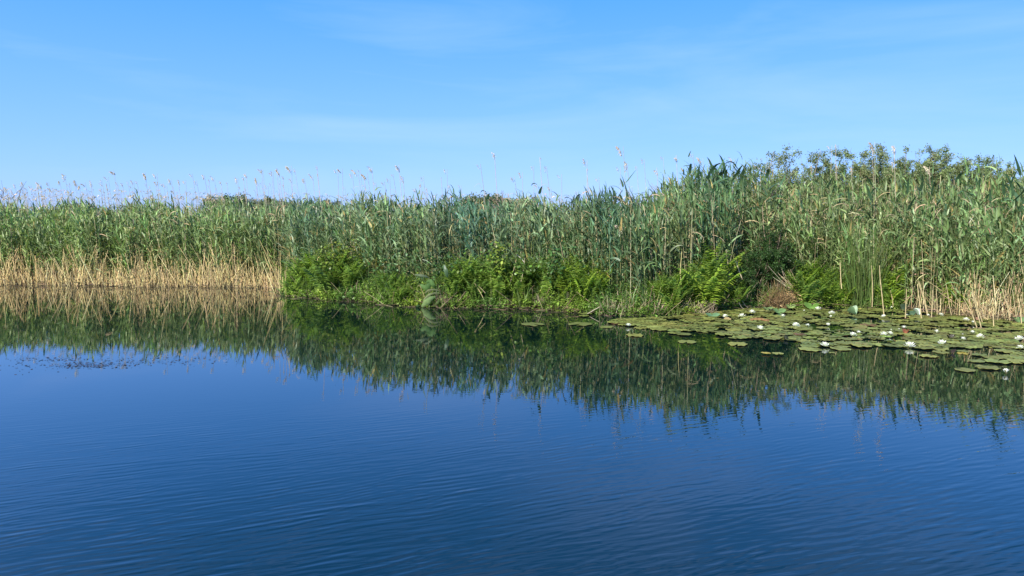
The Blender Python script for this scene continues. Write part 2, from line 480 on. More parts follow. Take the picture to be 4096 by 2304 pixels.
o = link("reed_bed", G_leaf.mesh("reed_bed", M_LEAF, True))
tag(o, "dense mass of green reed leaves filling the whole far bank", "reeds", kind="stuff")
o2 = link("stalks", G_stem.mesh("reed_bed_stalks", M_STEM, True), parent=o)
o2['kind'] = 'stuff'
print("bulk reeds", nb)

# dead straw-coloured stalks standing through the bed (last year's growth)
def straw_stems(x, y, H, lean, laz, rad, col, geo, bend=1.5, sides=3, k=4):
    N = len(x)
    t = np.linspace(0, 1, k)
    d = np.stack([np.cos(laz), np.sin(laz), np.zeros(N)], 1)
    B = np.stack([x, y, np.minimum(ground_z(x, y), 0.1) - 0.06], 1)
    pts = B[:, None] + H[:, None, None] * (t[None, :, None] * np.array([0, 0, 1.0]) + (lean[:, None] * t[None] ** bend)[..., None] * d[:, None])
    r = rad[:, None] * (1 - 0.45 * t)[None]
    v, q, kk = tubes(pts, r, sides)
    geo.add(v, q, rep(col, kk))

G_dry = Geo()
# tall dead stalks in the bed
x, y, o_ = scatter(20, 0.2, 7.0); c = colpx(x, y)
wgt = np.interp(c, [0, 1100, 1300, 1900, 2100, 2600, 2900, 3100, 4096], [.5, .5, .35, .35, .8, .7, .9, 1.0, 1.0])
k = (o_ > front_gap(c)) & (R.random(len(x)) < wgt) & (c > -600) & (c < 4700)
x, y, o_, c = x[k], y[k], o_[k], c[k]
straw_stems(x, y, hprof(c, o_) * R.uniform(0.65, 1.04, len(x)), np.abs(R.normal(.07, .07, len(x))), PI + R.normal(0, 1.2, len(x)),
            R.uniform(.005, .009, len(x)), vary((.54, .46, .27), len(x), .25, .05), G_dry)
# ragged dead leaves hanging on them
nd = len(x); kk = 3
Bx = np.stack([x, y, ground_z(x, y)], 1); Bx = rep(Bx, kk); Bx[:, 2] += R.uniform(.35, 2.1, nd * kk)
v, q, K_ = strips(Bx, R.uniform(0, 2 * PI, nd * kk), R.uniform(-.6, 1.0, nd * kk), R.uniform(.6, 2.2, nd * kk), R.uniform(.18, .4, nd * kk), R.uniform(.014, .03, nd * kk), 4, R.normal(0, .8, nd * kk))
G_dry.add(v, q, rep(vary((.36, .29, .16), nd * kk, .25, .06), K_))

# stubble: bare straw butts at the water's edge, left bed and right bed
def stubble(n, cr, or_, Hr, col, lean=.16, rad=(.0045, .0085)):
    cc = R.uniform(*cr, n)
    o_ = R.uniform(0, 1, n) ** 1.4 * (or_[1] - or_[0]) + or_[0]
    # column -> x at the shore
    t = (cc - 2048) / FPX
    xx = t * 15.0
    for _ in range(6): xx = t * (shore(xx) + o_)
    yy = shore(xx) + o_
    clump = np.sin(xx * 3.1) * .5 + np.sin(xx * 7.7 + 1) * .3
    Hh = (Hr[0] + (Hr[1] - Hr[0]) * R.random(n) ** 1.6) * (1 + .3 * clump)
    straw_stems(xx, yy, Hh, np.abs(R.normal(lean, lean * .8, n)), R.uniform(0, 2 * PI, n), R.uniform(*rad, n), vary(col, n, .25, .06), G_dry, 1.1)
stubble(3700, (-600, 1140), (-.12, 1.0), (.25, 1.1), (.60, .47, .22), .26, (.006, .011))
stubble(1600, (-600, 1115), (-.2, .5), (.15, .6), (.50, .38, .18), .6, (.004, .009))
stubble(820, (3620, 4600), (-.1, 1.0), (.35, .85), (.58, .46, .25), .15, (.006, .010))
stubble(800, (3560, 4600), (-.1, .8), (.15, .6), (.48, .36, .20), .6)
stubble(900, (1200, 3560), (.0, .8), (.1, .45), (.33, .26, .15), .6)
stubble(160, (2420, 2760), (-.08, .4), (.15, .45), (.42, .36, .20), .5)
o = link("dry_reed_thicket", G_dry.mesh("dry_reed_thicket", M_STRAW))
tag(o, "tangle of pale straw-coloured dead reed stalks standing at the waterline", "dead reeds", kind="stuff")

# fallen litter lying on the bank edge
G_lit = Geo()
n = 3200
cc = R.uniform(-500, 4500, n); t = (cc - 2048) / FPX; o_ = R.uniform(-.12, .7, n) ** 1; xx = t * 15.0
for _ in range(6): xx = t * (shore(xx) + o_)
yy = shore(xx) + o_
zz = np.maximum(ground_z(xx, yy), 0.0) + R.uniform(0, .07, n)
az = R.uniform(0, 2 * PI, n); L = R.uniform(.1, .45, n)
d = np.stack([np.cos(az), np.sin(az), R.normal(0, .18, n)], 1) * L[:, None]
P0 = np.stack([xx, yy, zz], 1)
pts = P0[:, None] + d[:, None] * np.array([0, .5, 1.0])[None, :, None]
pts[:, :, 2] = np.maximum(pts[:, :, 2], .004)
v, q, kk = tubes(pts, rep(R.uniform(.003, .006, n)[:, None], 1), 3)
G_lit.add(v, q, rep(vary((.15, .115, .07), n, .45, .08), kk))
o = link("reed_litter", G_lit.mesh("reed_litter", M_STRAW))
tag(o, "brown fallen reed litter matted along the water's edge", "litter", kind="stuff")

# ------------------------------------------------------------------ individual green reeds standing at the front
def reed_variant(seed, H, nleaf, start, col):
    rng = np.random.default_rng(seed)
    st, lf = reeds(np.zeros((1, 3)), np.array([H]), np.array([PI + rng.normal(0, .6)]), np.array([abs(rng.normal(.07, .05))]), rng,
                   np.array([col]), vary((0.22, 0.23, 0.09), 1, .15, .05, rng), nleaf, start=start, Wd=.048, sides=5, Ls=1.1)
    return Geo().add(*st).mesh("reed_stem", M_STEM, True), Geo().add(*lf).mesh("reed_foliage", M_LEAF, True)

VAR = {}
for zi, (nm, cx, st_) in enumerate((('left', 400, .33), ('middle', 1800, .28), ('clump', 2550, .2), ('right', 3500, .38))):
    VAR[nm] = [reed_variant(100 * zi + s, 2.4, 11, st_, zone_leaf(np.array([cx]), 1)[0]) for s in range(7)]

REED_SPANS = [  # column range, count, variant, offset range, label
    (20, 190, 16, 'left', (.12, .6), "green reed with arching leaves above pale stubble near the bare bush"),
    (190, 330, 16, 'left', (.12, .6), "leafy green reed over straw stubble below the paired plumes"),
    (330, 480, 16, 'left', (.12, .6), "green reed over stubble under the tall lone dark plume stalk"),
    (480, 640, 18, 'left', (.12, .6), "green reed over stubble below the largest nodding plume"),
    (640, 800, 16, 'left', (.12, .6), "green reed over stubble left of the low tree hump on the horizon"),
    (800, 960, 16, 'left', (.12, .6), "green reed over stubble in front of the low distant tree hump"),
    (960, 1110, 16, 'left', (.12, .6), "green reed over the last stretch of stubble before the ferny bank"),
    (1130, 1300, 12, 'middle', (.6, 1.2), "bluish green reed behind the first fern at the bank corner"),
    (1300, 1500, 14, 'middle', (.8, 1.4), "bluish green reed behind the yellow-leaved vine on the bank"),
    (1500, 1700, 14, 'middle', (.8, 1.4), "bluish green reed behind the low herbs left of the dock plant"),
    (1700, 1850, 12, 'middle', (.8, 1.4), "dark bluish reed standing behind the dock plant"),
    (1850, 2020, 14, 'clump', (.75, 1.3), "dark teal reed in the dense clump behind the middle ferns"),
    (2020, 2250, 14, 'middle', (.85, 1.4), "bluish green reed behind the snapped pale stalks"),
    (2290, 2420, 14, 'clump', (.6, 1.1), "dark green reed in the tall clump above the brightest fern"),
    (2420, 2620, 16, 'clump', (.45, .9), "tall green reed over the drooping sedge tufts"),
    (2620, 2800, 14, 'right', (.65, 1.2), "green reed with bare pale foot left of the tallest reeds"),
    (2800, 2980, 16, 'clump', (.65, 1.2), "tall broad-leaved reed left of the dark bush"),
    (3180, 3400, 14, 'right', (.7, 1.2), "green reed with straw foot behind the ferns right of the dark bush"),
    (3400, 3600, 14, 'right', (.6, 1.1), "green reed behind the tall grass tuft at the lily pads"),
    (3600, 3780, 12, 'right', (.1, .7), "green reed on a bare straw foot above the upright lily leaf"),
    (3780, 3950, 14, 'right', (.05, .6), "green reed on a bare straw foot rising from the brown stubble by the lilies"),
    (3950, 4120, 14, 'right', (.05, .6), "green reed on a bare straw foot at the frame edge by the lilies"),
]
def col_to_xy(c, off):
    t = (c - 2048) / FPX; x = t * 14.0
    for _ in range(8): x = t * (float(shore(x)) + off)
    return x, float(shore(x)) + off
rr = random.Random(5)
n_ind = 0
for c0, c1, cnt, var, (oa, ob), lab in REED_SPANS:
    for i in range(cnt):
        c_ = c0 + (c1 - c0) * (i + rr.random()) / cnt
        off_ = rr.uniform(oa, ob); x, y = col_to_xy(c_, off_)
        Ht = float(hprof(c_, off_)) * rr.uniform(.84, 1.04) - .1
        sm, fm = rr.choice(VAR[var])
        r = root("green_reed", (x, y, float(ground_z(x, y)) - .02), lab, "reed", "leafy green reeds along the front of the bank", rr.uniform(-.5, .5), Ht / 2.4)
        link("stem", sm, r); link("foliage", fm, r)
        n_ind += 1
# broad-leaved reeds whose big blades stand out dark against the rest and the sky
def broad_variant(seed):
    rng = np.random.default_rng(seed)
    st, lf = reeds(np.zeros((1, 3)), np.array([2.8]), np.array([PI + rng.normal(0, .6)]), np.array([abs(rng.normal(.05, .04))]), rng,
                   np.array([(.062, .125, .062)]) * rng.uniform(.8, 1.25), vary((0.14, 0.2, 0.08), 1, .15, .05, rng), 10, start=.42, Wd=.078, sides=5, Ls=1.55)
    return Geo().add(*st).mesh("reed_stem", M_STEM, True), Geo().add(*lf).mesh("reed_foliage", M_LEAF, True)
BROAD = [broad_variant(900 + k) for k in range(8)]
rr = random.Random(61)
BSP = [(2745, 2990, 26, 2.2, 3.6, (-14, 60), "broad-leaved dark reed in the tallest clump left of the bushes"),
       (2300, 2560, 14, 1.0, 2.2, (-12, 50), "broad-leaved dark reed in the clump above the brightest fern"),
       (3970, 4130, 12, 2.0, 4.2, (20, 110), "broad-leaved dark reed at the frame edge above the stubble"),
       (3050, 3950, 26, 1.6, 4.2, (0, 130), "broad-leaved reed in front of the leafy bush row"),
       (1380, 2250, 16, .9, 2.2, (-16, 60), "broad-bladed reed reaching above the middle of the bed"),
       (60, 1060, 18, .6, 3.0, (-16, 60), "broad-bladed reed among the finer ones of the left bed")]
for c0, c1, cnt, oa, ob, (pa, pb), lab in BSP:
    for i in range(cnt):
        c_ = c0 + (c1 - c0) * (i + rr.random()) / cnt
        x, y = col_to_xy(c_, rr.uniform(oa, ob))
        top = at(c_, float(np.interp(c_, HC, TOPPX)) + rr.uniform(pa, pb), y)
        gz = float(ground_z(x, y)); sm, fm = rr.choice(BROAD)
        r = root("broad_leaved_reed", (x, y, gz - .02), lab, "reed", "broad-leaved reeds in the bed", rr.uniform(-.6, .6), (top[2] - gz - .1) / 2.8)
        link("stem", sm, r); link("foliage", fm, r)
for px, py, Y, lab in ((2160, 722, 15.0, "tall reed with one big bent leaf against the sky, right of the teal clump"), (2536, 700, 15.2, "dark upright reed spike against the sky left of the arching dry grass"), (1952, 752, 15.6, "short dark reed spike on the skyline above the teal clump")):
    p = at(px, py, Y); gz = float(ground_z(p[0], Y)); sm, fm = rr.choice(BROAD)
    r = root("broad_leaved_reed", (p[0], Y, gz), lab, "reed", "broad-leaved reeds in the bed", 0.2, (p[2] - gz) / 2.9)
    link("stem", sm, r); link("foliage", fm, r)
print("individual reeds", n_ind)

# ------------------------------------------------------------------ plumed stalks against the sky
def plume_mesh(seed, size, full):
    rng = np.random.default_rng(seed)
    n = int(70 * full) + 18
    t = rng.uniform(0, 1, n)
    # rachis nods over to -X
    e = 1.25 - 1.9 * t ** 1.2
    P = np.stack([-size * (.06 * t + .30 * t ** 2.4), rng.normal(0, .004, n), size * (t - .24 * t ** 3)], 1)
    az = PI + rng.normal(0, .75, n)
    el = rng.normal(.75, .3, n) - .9 * t
    L = size * rng.uniform(.22, .42, n) * np.interp(t, [0, .35, 1], [.55, 1, .5])
    v, q, k = strips(P, az, el, rng.uniform(1.2, 2.2, n), L, .007 + .007 * full * rng.random(n), 4, rng.normal(0, .8, n), 1.0, 'oval')
    g = Geo().add(v, q, rep(vary((.66, .55, .45), n, .2, .05, rng), k))
    tt = np.linspace(0, 1, 7)
    pts = np.stack([-size * (.06 * tt + .30 * tt ** 2.4), 0 * tt, size * (tt - .24 * tt ** 3)], 1)[None]
    v, q, k = tubes(pts, np.linspace(.0035, .0015, 7)[None], 3)
    g.add(v, q, (.30, .24, .15))
    return g.mesh("plume", M_PLUME)
PLUMES = [plume_mesh(s, .26 + .03 * (s % 3), [.45, .7, 1.0, .25][s % 4]) for s in range(10)]
THIN = [p for i, p in enumerate(PLUMES) if i % 4 in (0, 3)]
def stalk_mesh(H, lean, seed):
    rng = np.random.default_rng(seed)
    t = np.linspace(0, 1, 7)
    pts = np.stack([lean * (1 - t) ** 1.0 * H + .02 * H * np.sin(t * 4 + seed), rng.normal(0, .004, 7), H * (t - 1)], 1)[None]   # tip at origin, foot below
    v, q, k = tubes(pts, np.linspace(.0070, .0045, 7)[None], 4)
    g = Geo().add(v, q, vary((.40, .34, .24), 1, .15, .05, rng)[0])
    nl = rng.integers(1, 4)
    tt = rng.uniform(.45, .85, nl)
    P = np.stack([lean * (1 - tt) * H, 0 * tt, H * (tt - 1)], 1)
    v, q, k = strips(P, PI + rng.normal(0, .6, nl), rng.uniform(.3, 1.1, nl), rng.uniform(1, 2, nl), rng.uniform(.12, .26, nl), .012, 4, rng.normal(0, .5, nl))
    g.add(v, q, rep(vary((.34, .27, .16), nl, .2, .05, rng), k))
    return g.mesh("dead_stalk", M_STRAW)
STALKS = [stalk_mesh(2.0, l_, s) for s, l_ in enumerate([.06, .11, .15, .19, .03, .13])]

def Z1(x, y): return (x * .4486, 600 + y * .4486)
def Z2(x, y): return (1000 + x * .5176, 600 + y * .5176)
def Z3(x, y): return (2000 + x * .5867, 500 + y * .5867)
def Z4(x, y): return (2996 + x * .5867, 500 + y * .5867)
PL = []   # px, py of the top of the stalk, size, stalk lean
for p, s in (((1025, 150), 1), ((1300, 165), 1.5), ((1390, 190), 1), ((1520, 225), 1.2), ((572, 190), 1.1), ((370, 265), 1.1), ((425, 265), 1), ((675, 260), .9), ((755, 265), .8), ((812, 270), .9),
             ((903, 245), .7), ((958, 220), .8), ((1137, 270), .7), ((1185, 260), .9), ((1600, 240), .9), ((1645, 245), .9), ((1710, 190), .9), ((1748, 250), .8), ((1817, 205), .8), ((1868, 245), .7),
             ((1905, 225), .8), ((1975, 265), .7), ((2108, 230), .9), ((2176, 225), .7), ((2200, 180), 1.1), ((2288, 240), .9), ((2328, 265), .8), ((2338, 155), 1.0), ((2424, 175), .9), ((50, 300), 1.2),
             ((128, 280), .9), ((182, 295), .6), ((268, 295), .7), ((462, 320), .8), ((528, 255), .8), ((335, 285), 1.1), ((1045, 270), .7), ((1452, 275), .8), ((1395, 260), .9), ((1300, 290), .6), ((240, 320), .6), ((610, 290), .6), ((700, 290), 1.0)):
    PL.append((*Z1(*p), s))
for p, s in (((92, 130), .9), ((168, 150), .8), ((213, 130), .7), ((228, 138), 1), ((262, 195), .6), ((312, 95), 1.2), ((344, 140), .6), ((320, 192), .8), ((415, 197), .8), ((487, 175), 1), ((522, 112), .8), ((527, 170), .6),
             ((667, 142), .5), ((703, 125), .9), ((783, 172), .7), ((828, 138), .9), ((846, 137), .5), ((890, 192), .7), ((900, 155), 1), ((945, 112), .9), ((1033, 232), .7), ((1070, 207), .7), ((1102, 177), .5), ((1154, 95), 1.0), ((1186, 192), 1),
             ((1330, 185), .7), ((1512, 132), .7), ((1775, 95), .7), ((1893, 8), .8), ((2037, 188), .8), ((2094, 155), .8), ((45, 205), .9), ((130, 262), .8), ((966, 240), .6), ((1315, 262), .5), ((1622, 265), .4), ((1480, 205), .3)):
    PL.append((*Z2(*p), s))
for p, s in (((220, 262), .9), ((283, 212), .4), ((312, 262), .9), ((410, 322), .6), ((583, 222), .8), ((600, 292), .4), ((665, 345), .7), ((810, 270), .7), ((832, 122), 1.1), ((860, 235), 1.3),
             ((975, 222), .8), ((1080, 272), 1.0), ((1107, 210), .6), ((1210, 188), .8), ((1310, 182), .7), ((1377, 205), 1.0), ((1430, 222), .9), ((1588, 217), .7), ((925, 268), .5)):
    PL.append((*Z3(*p), s))
for p, s in (((848, 95), 1.1), ((1000, 118), 1.1), ((430, 252), 1.0), ((852, 165), .6), ((605, 257), .8), ((710, 272), .9), ((1240, 262), 1.0), ((595, 122), .6), ((555, 127), .6), ((985, 242), .7)):
    PL.append((*Z4(*p), s))
UNIQ = {0: "tall dark plumed reed stalk rising alone well above the left bed", 1: "dead reed with the largest pink-beige nodding plume on the left skyline",
        4: "dead reed with a high feathery plume above the far left bed", 3: "dead reed with a thick brownish plume, right of the largest nodding one",
        43 + 5: "highest nodding plume over the start of the ferny bank", 43 + 23: "tall upright plumed reed above the middle of the bed",
        43 + 28: "very tall thin reed stalk standing far above the middle reeds", 43 + 37 + 8: "highest reed plume of all, reddish, on a bent stalk left of the bushes",
        43 + 37 + 9: "bushy pale plume on a thick leaning stalk just below the highest plume", 43 + 37 + 19: "pink plume poking above the right bushes",
        43 + 37 + 20: "broad beige plume in front of the right bushes"}
def plume_label(px):
    for c1, s in ((170, "dead plumed reed at the far left above the bed beside the bare bush"), (420, "slender dead reed with beige plume on the far left skyline"), (640, "dead plumed reed near the largest nodding plume"),
                  (900, "dead plumed reed above the left bed before the distant tree hump"), (1150, "dead plumed reed above the low tree hump on the horizon"), (1400, "dead plumed reed on the skyline above the first ferns of the bank"),
                  (1700, "slim plumed dead reed on the skyline left of centre"), (2050, "slim plumed dead reed on the skyline above the dark teal clump"), (2320, "slim plumed dead reed in the open skyline right of the teal clump"),
                  (2700, "plumed dead reed near the brown arching grass on the skyline"), (3100, "plumed dead reed among the tallest green reeds"), (9999, "plumed dead reed in front of the leafy bushes")):
        if px < c1: return s
rr = random.Random(9)
def add_plume(px, py, size, label, Y=None, thin=False):
    if Y is None:
        x0, y0 = col_to_xy(px, rr.uniform(2.0, 6.0) if px > 1100 else rr.uniform(2.5, 8.0)); Y = y0
    p = at(px, py + 12 * size, Y)
    gz = float(ground_z(p[0], p[1]))
    Ht = p[2] - gz + .05
    r = root("plumed_reed", (p[0], p[1], gz), label, "reed", "dead plumed reed stalks above the bed")
    st = link("stem", rr.choice(STALKS), r, (0, 0, p[2] - gz)); st.scale = (1, 1, Ht / 2.0)
    pl = link("plume", rr.choice(THIN if thin or size < .7 else PLUMES), r, (0, 0, p[2] - gz - .2 * size))
    pl.scale = (size,) * 3; pl.rotation_euler = (rr.uniform(-.2, .2), rr.uniform(-.45, .2), rr.uniform(-.9, .9)); pl.scale = (size * rr.uniform(.7, 1.2), size, size * rr.uniform(.8, 1.25))
for i, (px, py, s) in enumerate(PL):
    add_plume(px, py, s * rr.uniform(.75, 1.05), UNIQ.get(i, plume_label(px)))
# the paler, farther crowd of them on the left and thinner ones along the rest
for i in range(95):
    px = rr.uniform(-20, 1150) if i < 78 else rr.uniform(1150, 2400)
    py = np.interp(px, [0, 600, 1150, 2400], [752, 762, 760, 765]) + rr.uniform(-45, 28)
    add_plume(px, py, rr.uniform(.4, .85), plume_label(px), Y=rr.uniform(19, 26) if px > 1150 else rr.uniform(22, 34), thin=True)
add_plume(2493, 880, 1.3, "pinkish feathery plume drooping among the dark green reeds", Y=13.6)

# far pale haze of dead stalk tips behind the left bed
G = Geo()
n = 1250
px = np.concatenate([R.uniform(-400, 900, 850), R.uniform(900, 3300, 400)]); Yd = R.uniform(20, 42, n)
py = 796 - R.uniform(0, 1, n) ** 1.6 * np.interp(px, [0, 600, 900, 3300], [46, 40, 24, 20])
top = np.array([at(a, b, c_) for a, b, c_ in zip(px, py, Yd)])
t = np.linspace(0, 1, 4)
base = top.copy(); base[:, 2] = .1; base[:, 0] += R.uniform(.0, .35, n)
pts = base[:, None] * (1 - t)[None, :, None] + top[:, None] * t[None, :, None]
v, q, kk = tubes(pts, np.tile(np.array([.006, .005, .004, .002]), (n, 1)), 3)
G.add(v, q, rep(vary((.46, .40, .30), n, .2, .04), kk))
k = R.random(n) < .6; m_ = k.sum(); rp = 3
v, q, kk = strips(rep(top[k], rp) - np.array([0, 0, .02]), PI + R.normal(0, .9, m_ * rp), R.normal(.4, .4, m_ * rp), R.uniform(1, 2, m_ * rp), R.uniform(.07, .16, m_ * rp), R.uniform(.015, .03, m_ * rp), 3, R.normal(0, .8, m_ * rp), 1, 'oval')
G.add(v, q, rep(vary((.55, .44, .35), m_ * rp, .2, .05), kk))
o = link("distant_dead_reeds", G.mesh("distant_dead_reeds", M_PLUME))
tag(o, "pale haze of distant dead reed tips behind the left bed", "dead reeds", kind="stuff")

# ------------------------------------------------------------------ distant trees on the horizon
def twig_cloud(rng, H, Wd, nstem, nleaf, leaf, col, colvar=.25, top=.25, stem_r=.02, lean=.12, round_=.5, leafprof='oval', gap=.35, tl=1.0):
    """shrub: stems fanning from the foot, twigs off them, leaves along the twigs"""
    stems, twigs = [], []
    for s in range(nstem):
        a = rng.uniform(0, 2 * PI); r0 = rng.uniform(0, .12) * Wd
        rr_ = rng.uniform(.25, 1.0) ** .7 * Wd * .5
        h = H * (1 - round_ * (rr_ / (Wd * .5)) ** 2 * .6) * rng.uniform(.8, 1.0)
        p0 = np.array([math.cos(a) * r0, math.sin(a) * r0, -.05]); p3 = np.array([math.cos(a) * rr_, math.sin(a) * rr_, h])
        t = np.linspace(0, 1, 7)[:, None]
        p = p0 * (1 - t) + p3 * t; p[:, :2] *= (.55 + .45 * t)
        p[1:-1] += rng.normal(0, .035 * H * .5, (5, 3)) * np.array([1, 1, .3])
        stems.append(p)
        nt = rng.integers(7, 13)
        for k in range(nt):
            u = rng.uniform(top, 1.0) * 6; i0 = min(int(u), 5); f = u - i0
            b = p[i0] * (1 - f) + p[i0 + 1] * f
            aa = rng.uniform(0, 2 * PI); ln = H * rng.uniform(.08, .2) * (1.25 - .5 * u / 6) * tl
            dr = np.array([math.cos(aa) * .8, math.sin(aa) * .8, rng.uniform(.1, 1.1)]); dr /= np.linalg.norm(dr)
            tt = np.linspace(0, 1, 4)[:, None]
            tw = b + dr * ln * tt + rng.normal(0, ln * .07, (4, 3)) * tt
            twigs.append(tw)
    S = np.array(stems); T = np.array(twigs)
    g = Geo()
    v, q, k = tubes(S, np.linspace(stem_r, stem_r * .25, 7)[None], 5); g.add(v, q, rep(vary((.20, .16, .11), len(S), .2, .05, rng), k))
    v, q, k = tubes(T, np.linspace(stem_r * .25, stem_r * .1, 4)[None], 3); g.add(v, q, rep(vary((.12, .10, .06), len(T), .2, .05, rng), k))
    # leaves in tufts along the twigs
    idx = rng.integers(0, len(T), nleaf)
    dens = rng.random(len(T)) > gap
    idx = idx[dens[idx]]
    n = len(idx)
    u = rng.uniform(.15, 1.0, n) * 3; i0 = np.minimum(u.astype(int), 2); f = (u - i0)[:, None]
    P = T[idx, i0] * (1 - f) + T[idx, i0 + 1] * f + rng.normal(0, leaf * .75, (n, 3))
    v, q, k = strips(P, rng.uniform(0, 2 * PI, n), rng.normal(.3, .6, n), rng.uniform(.2, 1.2, n), leaf * rng.uniform(.7, 1.4, n), leaf * rng.uniform(.35, .6, n), 2, rng.normal(0, .9, n), 1, leafprof)
    tone = np.exp(rng.normal(0, colvar, (len(T), 1)))[idx]
    gl = Geo().add(v, q, rep(np.clip(vary(col, n, .15, .06, rng) * tone, .003, .6), k))
    return g, gl

rng = np.random.default_rng(77)
TREES = [(870, 788, 95, 165), (935, 780, 120, 160), (1000, 784, 105, 170), (1060, 791, 90, 180), (1120, 793, 80, 175), (1890, 782, 70, 120), (1960, 778, 90, 120), (2035, 781, 80, 125), (2100, 788, 75, 130), (1310, 796, 90, 200)]
tl = ["low rounded tree at the left end of the distant hump behind the left bed", "tallest rounded tree in the distant hump behind the left bed", "rounded tree just right of the top of the left distant hump", "small tree on the right slope of the left distant hump",
      "lowest tree at the right end of the left distant hump", "bare-topped tree at the left end of the distant row behind the middle reeds", "highest tree of the distant row behind the middle reeds", "tree right of the highest in the distant row behind the middle reeds",
      "small tree ending the distant row behind the middle reeds", "tiny distant tree top barely above the reeds left of centre"]
for (px, py, w, Y), lb in zip(TREES, tl):
    p = at(px, py, Y); H = p[2]; Wd = w / FPX * Y * 1.3
    g, gl = twig_cloud(rng, H, Wd, 16, 7500, .5, (.13, .165, .07), .2, .2, .06, gap=.05)
    r = root("distant_tree", (p[0], Y, 0), lb, "tree", "trees on the horizon")
    link("trunk", g.mesh("distant_tree_trunk", M_BARK), r); link("crown", gl.mesh("distant_tree_crown", M_SHRUB), r)

# bare bush at the far left edge
def bare_bush(name, px, py, Y, w, label, col=(.10, .08, .07), ns=14, arch=0.0):
    rng = np.random.default_rng(abs(int(px)) + 3)
    p = at(px, py, Y); H = p[2] + .0; Wd = w / FPX * Y
    S = []
    for s in range(ns):
        a = rng.uniform(-1, 1); t = np.linspace(0, 1, 8)[:, None]
        e = np.array([a * Wd * .5 + arch * Wd * .3, rng.uniform(-.3, .3) * Wd, H * rng.uniform(.75, 1.0)])
        P = e * t; P[:, 0:1] += arch * Wd * .4 * t ** 2.5; P[:, 2:3] -= abs(arch) * .22 * H * np.maximum(t - .7, 0) ** 1.2
        P += rng.normal(0, .02 * H, (8, 3)) * t
        S.append(P)
        for b in range(4):
            i0 = rng.integers(3, 7); ln = H * rng.uniform(.08, .2); d = np.array([rng.uniform(-.8, .8), rng.uniform(-.4, .4), rng.uniform(.3, 1)])
            tt = np.linspace(0, 1, 8)[:, None]
            S.append(P[i0] + d * ln * tt + rng.normal(0, .006 * H, (8, 3)) * tt)
    v, q, k = tubes(np.array(S), np.linspace(.011, .003, 8)[None], 4)
    g = Geo().add(v, q, rep(vary(col, len(S), .2, .05, rng), k))
    o = link(name, g.mesh(name, M_BARK), None, (p[0], Y, 0))
    return tag(o, label, "bush")
bare_bush("bare_bush", -25, 722, 24, 170, "leafless dark-twigged bush at the far left edge of the skyline")
bare_bush("bare_bush", 1985, 745, 17, 90, "bare twigs poking above the reeds left of the tall bent leaf", (.22, .17, .15))
bare_bush("arching_dry_grass", 2590, 696, 17.2, 150, "brown arching dry grass tops bending right above the reeds", (.26, .19, .16), 26, 1.0)
bare_bush("arching_dry_grass", 2520, 715, 17.4, 90, "smaller brown dry grass spray left of the arching one", (.26, .19, .15), 12, .8)
bare_bush("bare_bush", 3085, 615, 18.6, 90, "bare grey twigs at the left end of the right-hand bushes", (.24, .2, .17), 9)

# leafy bushes on the right skyline
BUSH = [(2765, 612, 60, 15.2, "small leafy bush tip behind the tallest reeds beside a dark red-tipped plume", (.07, .10, .045), 2200),
        (2880, 616, 75, 15.8, "thin leafy bush poking out behind the tallest green reeds", (.07, .10, .045), 2200),
        (3010, 640, 110, 16.2, "low leafy bush between the tallest reeds and the bush row", (.085, .115, .05), 3000),
        (3200, 562, 230, 17.0, "wide leafy bush at the left end of the bush row", (.085, .115, .05), 8500),
        (3368, 556, 170, 17.3, "bush with a high pointed leafy tip, second in the bush row", (.082, .115, .052), 7500),
        (3500, 576, 150, 17.0, "leafy bush with a pink plume before it", (.09, .12, .055), 6500),
        (3575, 582, 130, 17.6, "leafy bush under the broad beige plume", (.088, .12, .055), 5500),
        (3672, 552, 180, 17.2, "tallest airy leafy bush near the middle of the bush row", (.088, .122, .055), 8000),
        (3732, 566, 150, 17.8, "leafy bush just right of the tallest one", (.085, .12, .055), 6000),
        (3815, 592, 150, 17.0, "lower leafy bush left of the gap in the bush row", (.09, .12, .055), 6000),
        (3915, 580, 130, 16.4, "narrow leafy bush standing before the sky gap", (.082, .12, .05), 6500),
        (3965, 650, 120, 16.0, "low yellowish bush filling the dip of the bush row", (.10, .125, .04), 5000),
        (4080, 596, 150, 16.8, "leafy bush cut by the frame edge at the end of the bush row", (.085, .12, .05), 7000),
        (3290, 592, 190, 18.2, "bush filling the dip between the first two high bushes", (.088, .12, .055), 6000),
        (3445, 598, 170, 18.4, "bush behind the pointed one and the pink plume", (.088, .12, .055), 5500),
        (3625, 594, 170, 18.5, "bush between the beige plume and the tallest bush", (.088, .12, .055), 5500),
        (3775, 598, 170, 18.3, "bush behind the dip right of the tallest bush", (.09, .12, .052), 5500),
        (3120, 632, 190, 17.8, "low rounded bush at the left foot of the bush row", (.09, .12, .052), 5000),
        (4010, 625, 150, 18.0, "low bush behind the dark frame-edge reeds", (.09, .12, .052), 4500),
        (4230, 590, 170, 17.0, "leafy bush beyond the end of the bush row", (.085, .12, .05), 5000)]
for px, py, w, Y, lb, col, nl in BUSH:
    Y += 3.0
    p = at(px, py, Y); H = (p[2] - .1) * 1.06; Wd = w / FPX * Y * 1.5; nl = int(nl * 3.8)
    g, gl = twig_cloud(rng, H, Wd, max(14, int(w / 5)), nl, .056, np.array(col) * np.array([2.4, 2.1, 2.1]), .22, .42, .012, gap=.06, round_=.75, tl=.62)
    r = root("leafy_bush", (p[0], Y, .1), lb, "bush", "bushes behind the right reeds")
    link("stems", g.mesh("bush_stems", M_BARK), r); link("crown", gl.mesh("bush_crown", M_SHRUB), r)

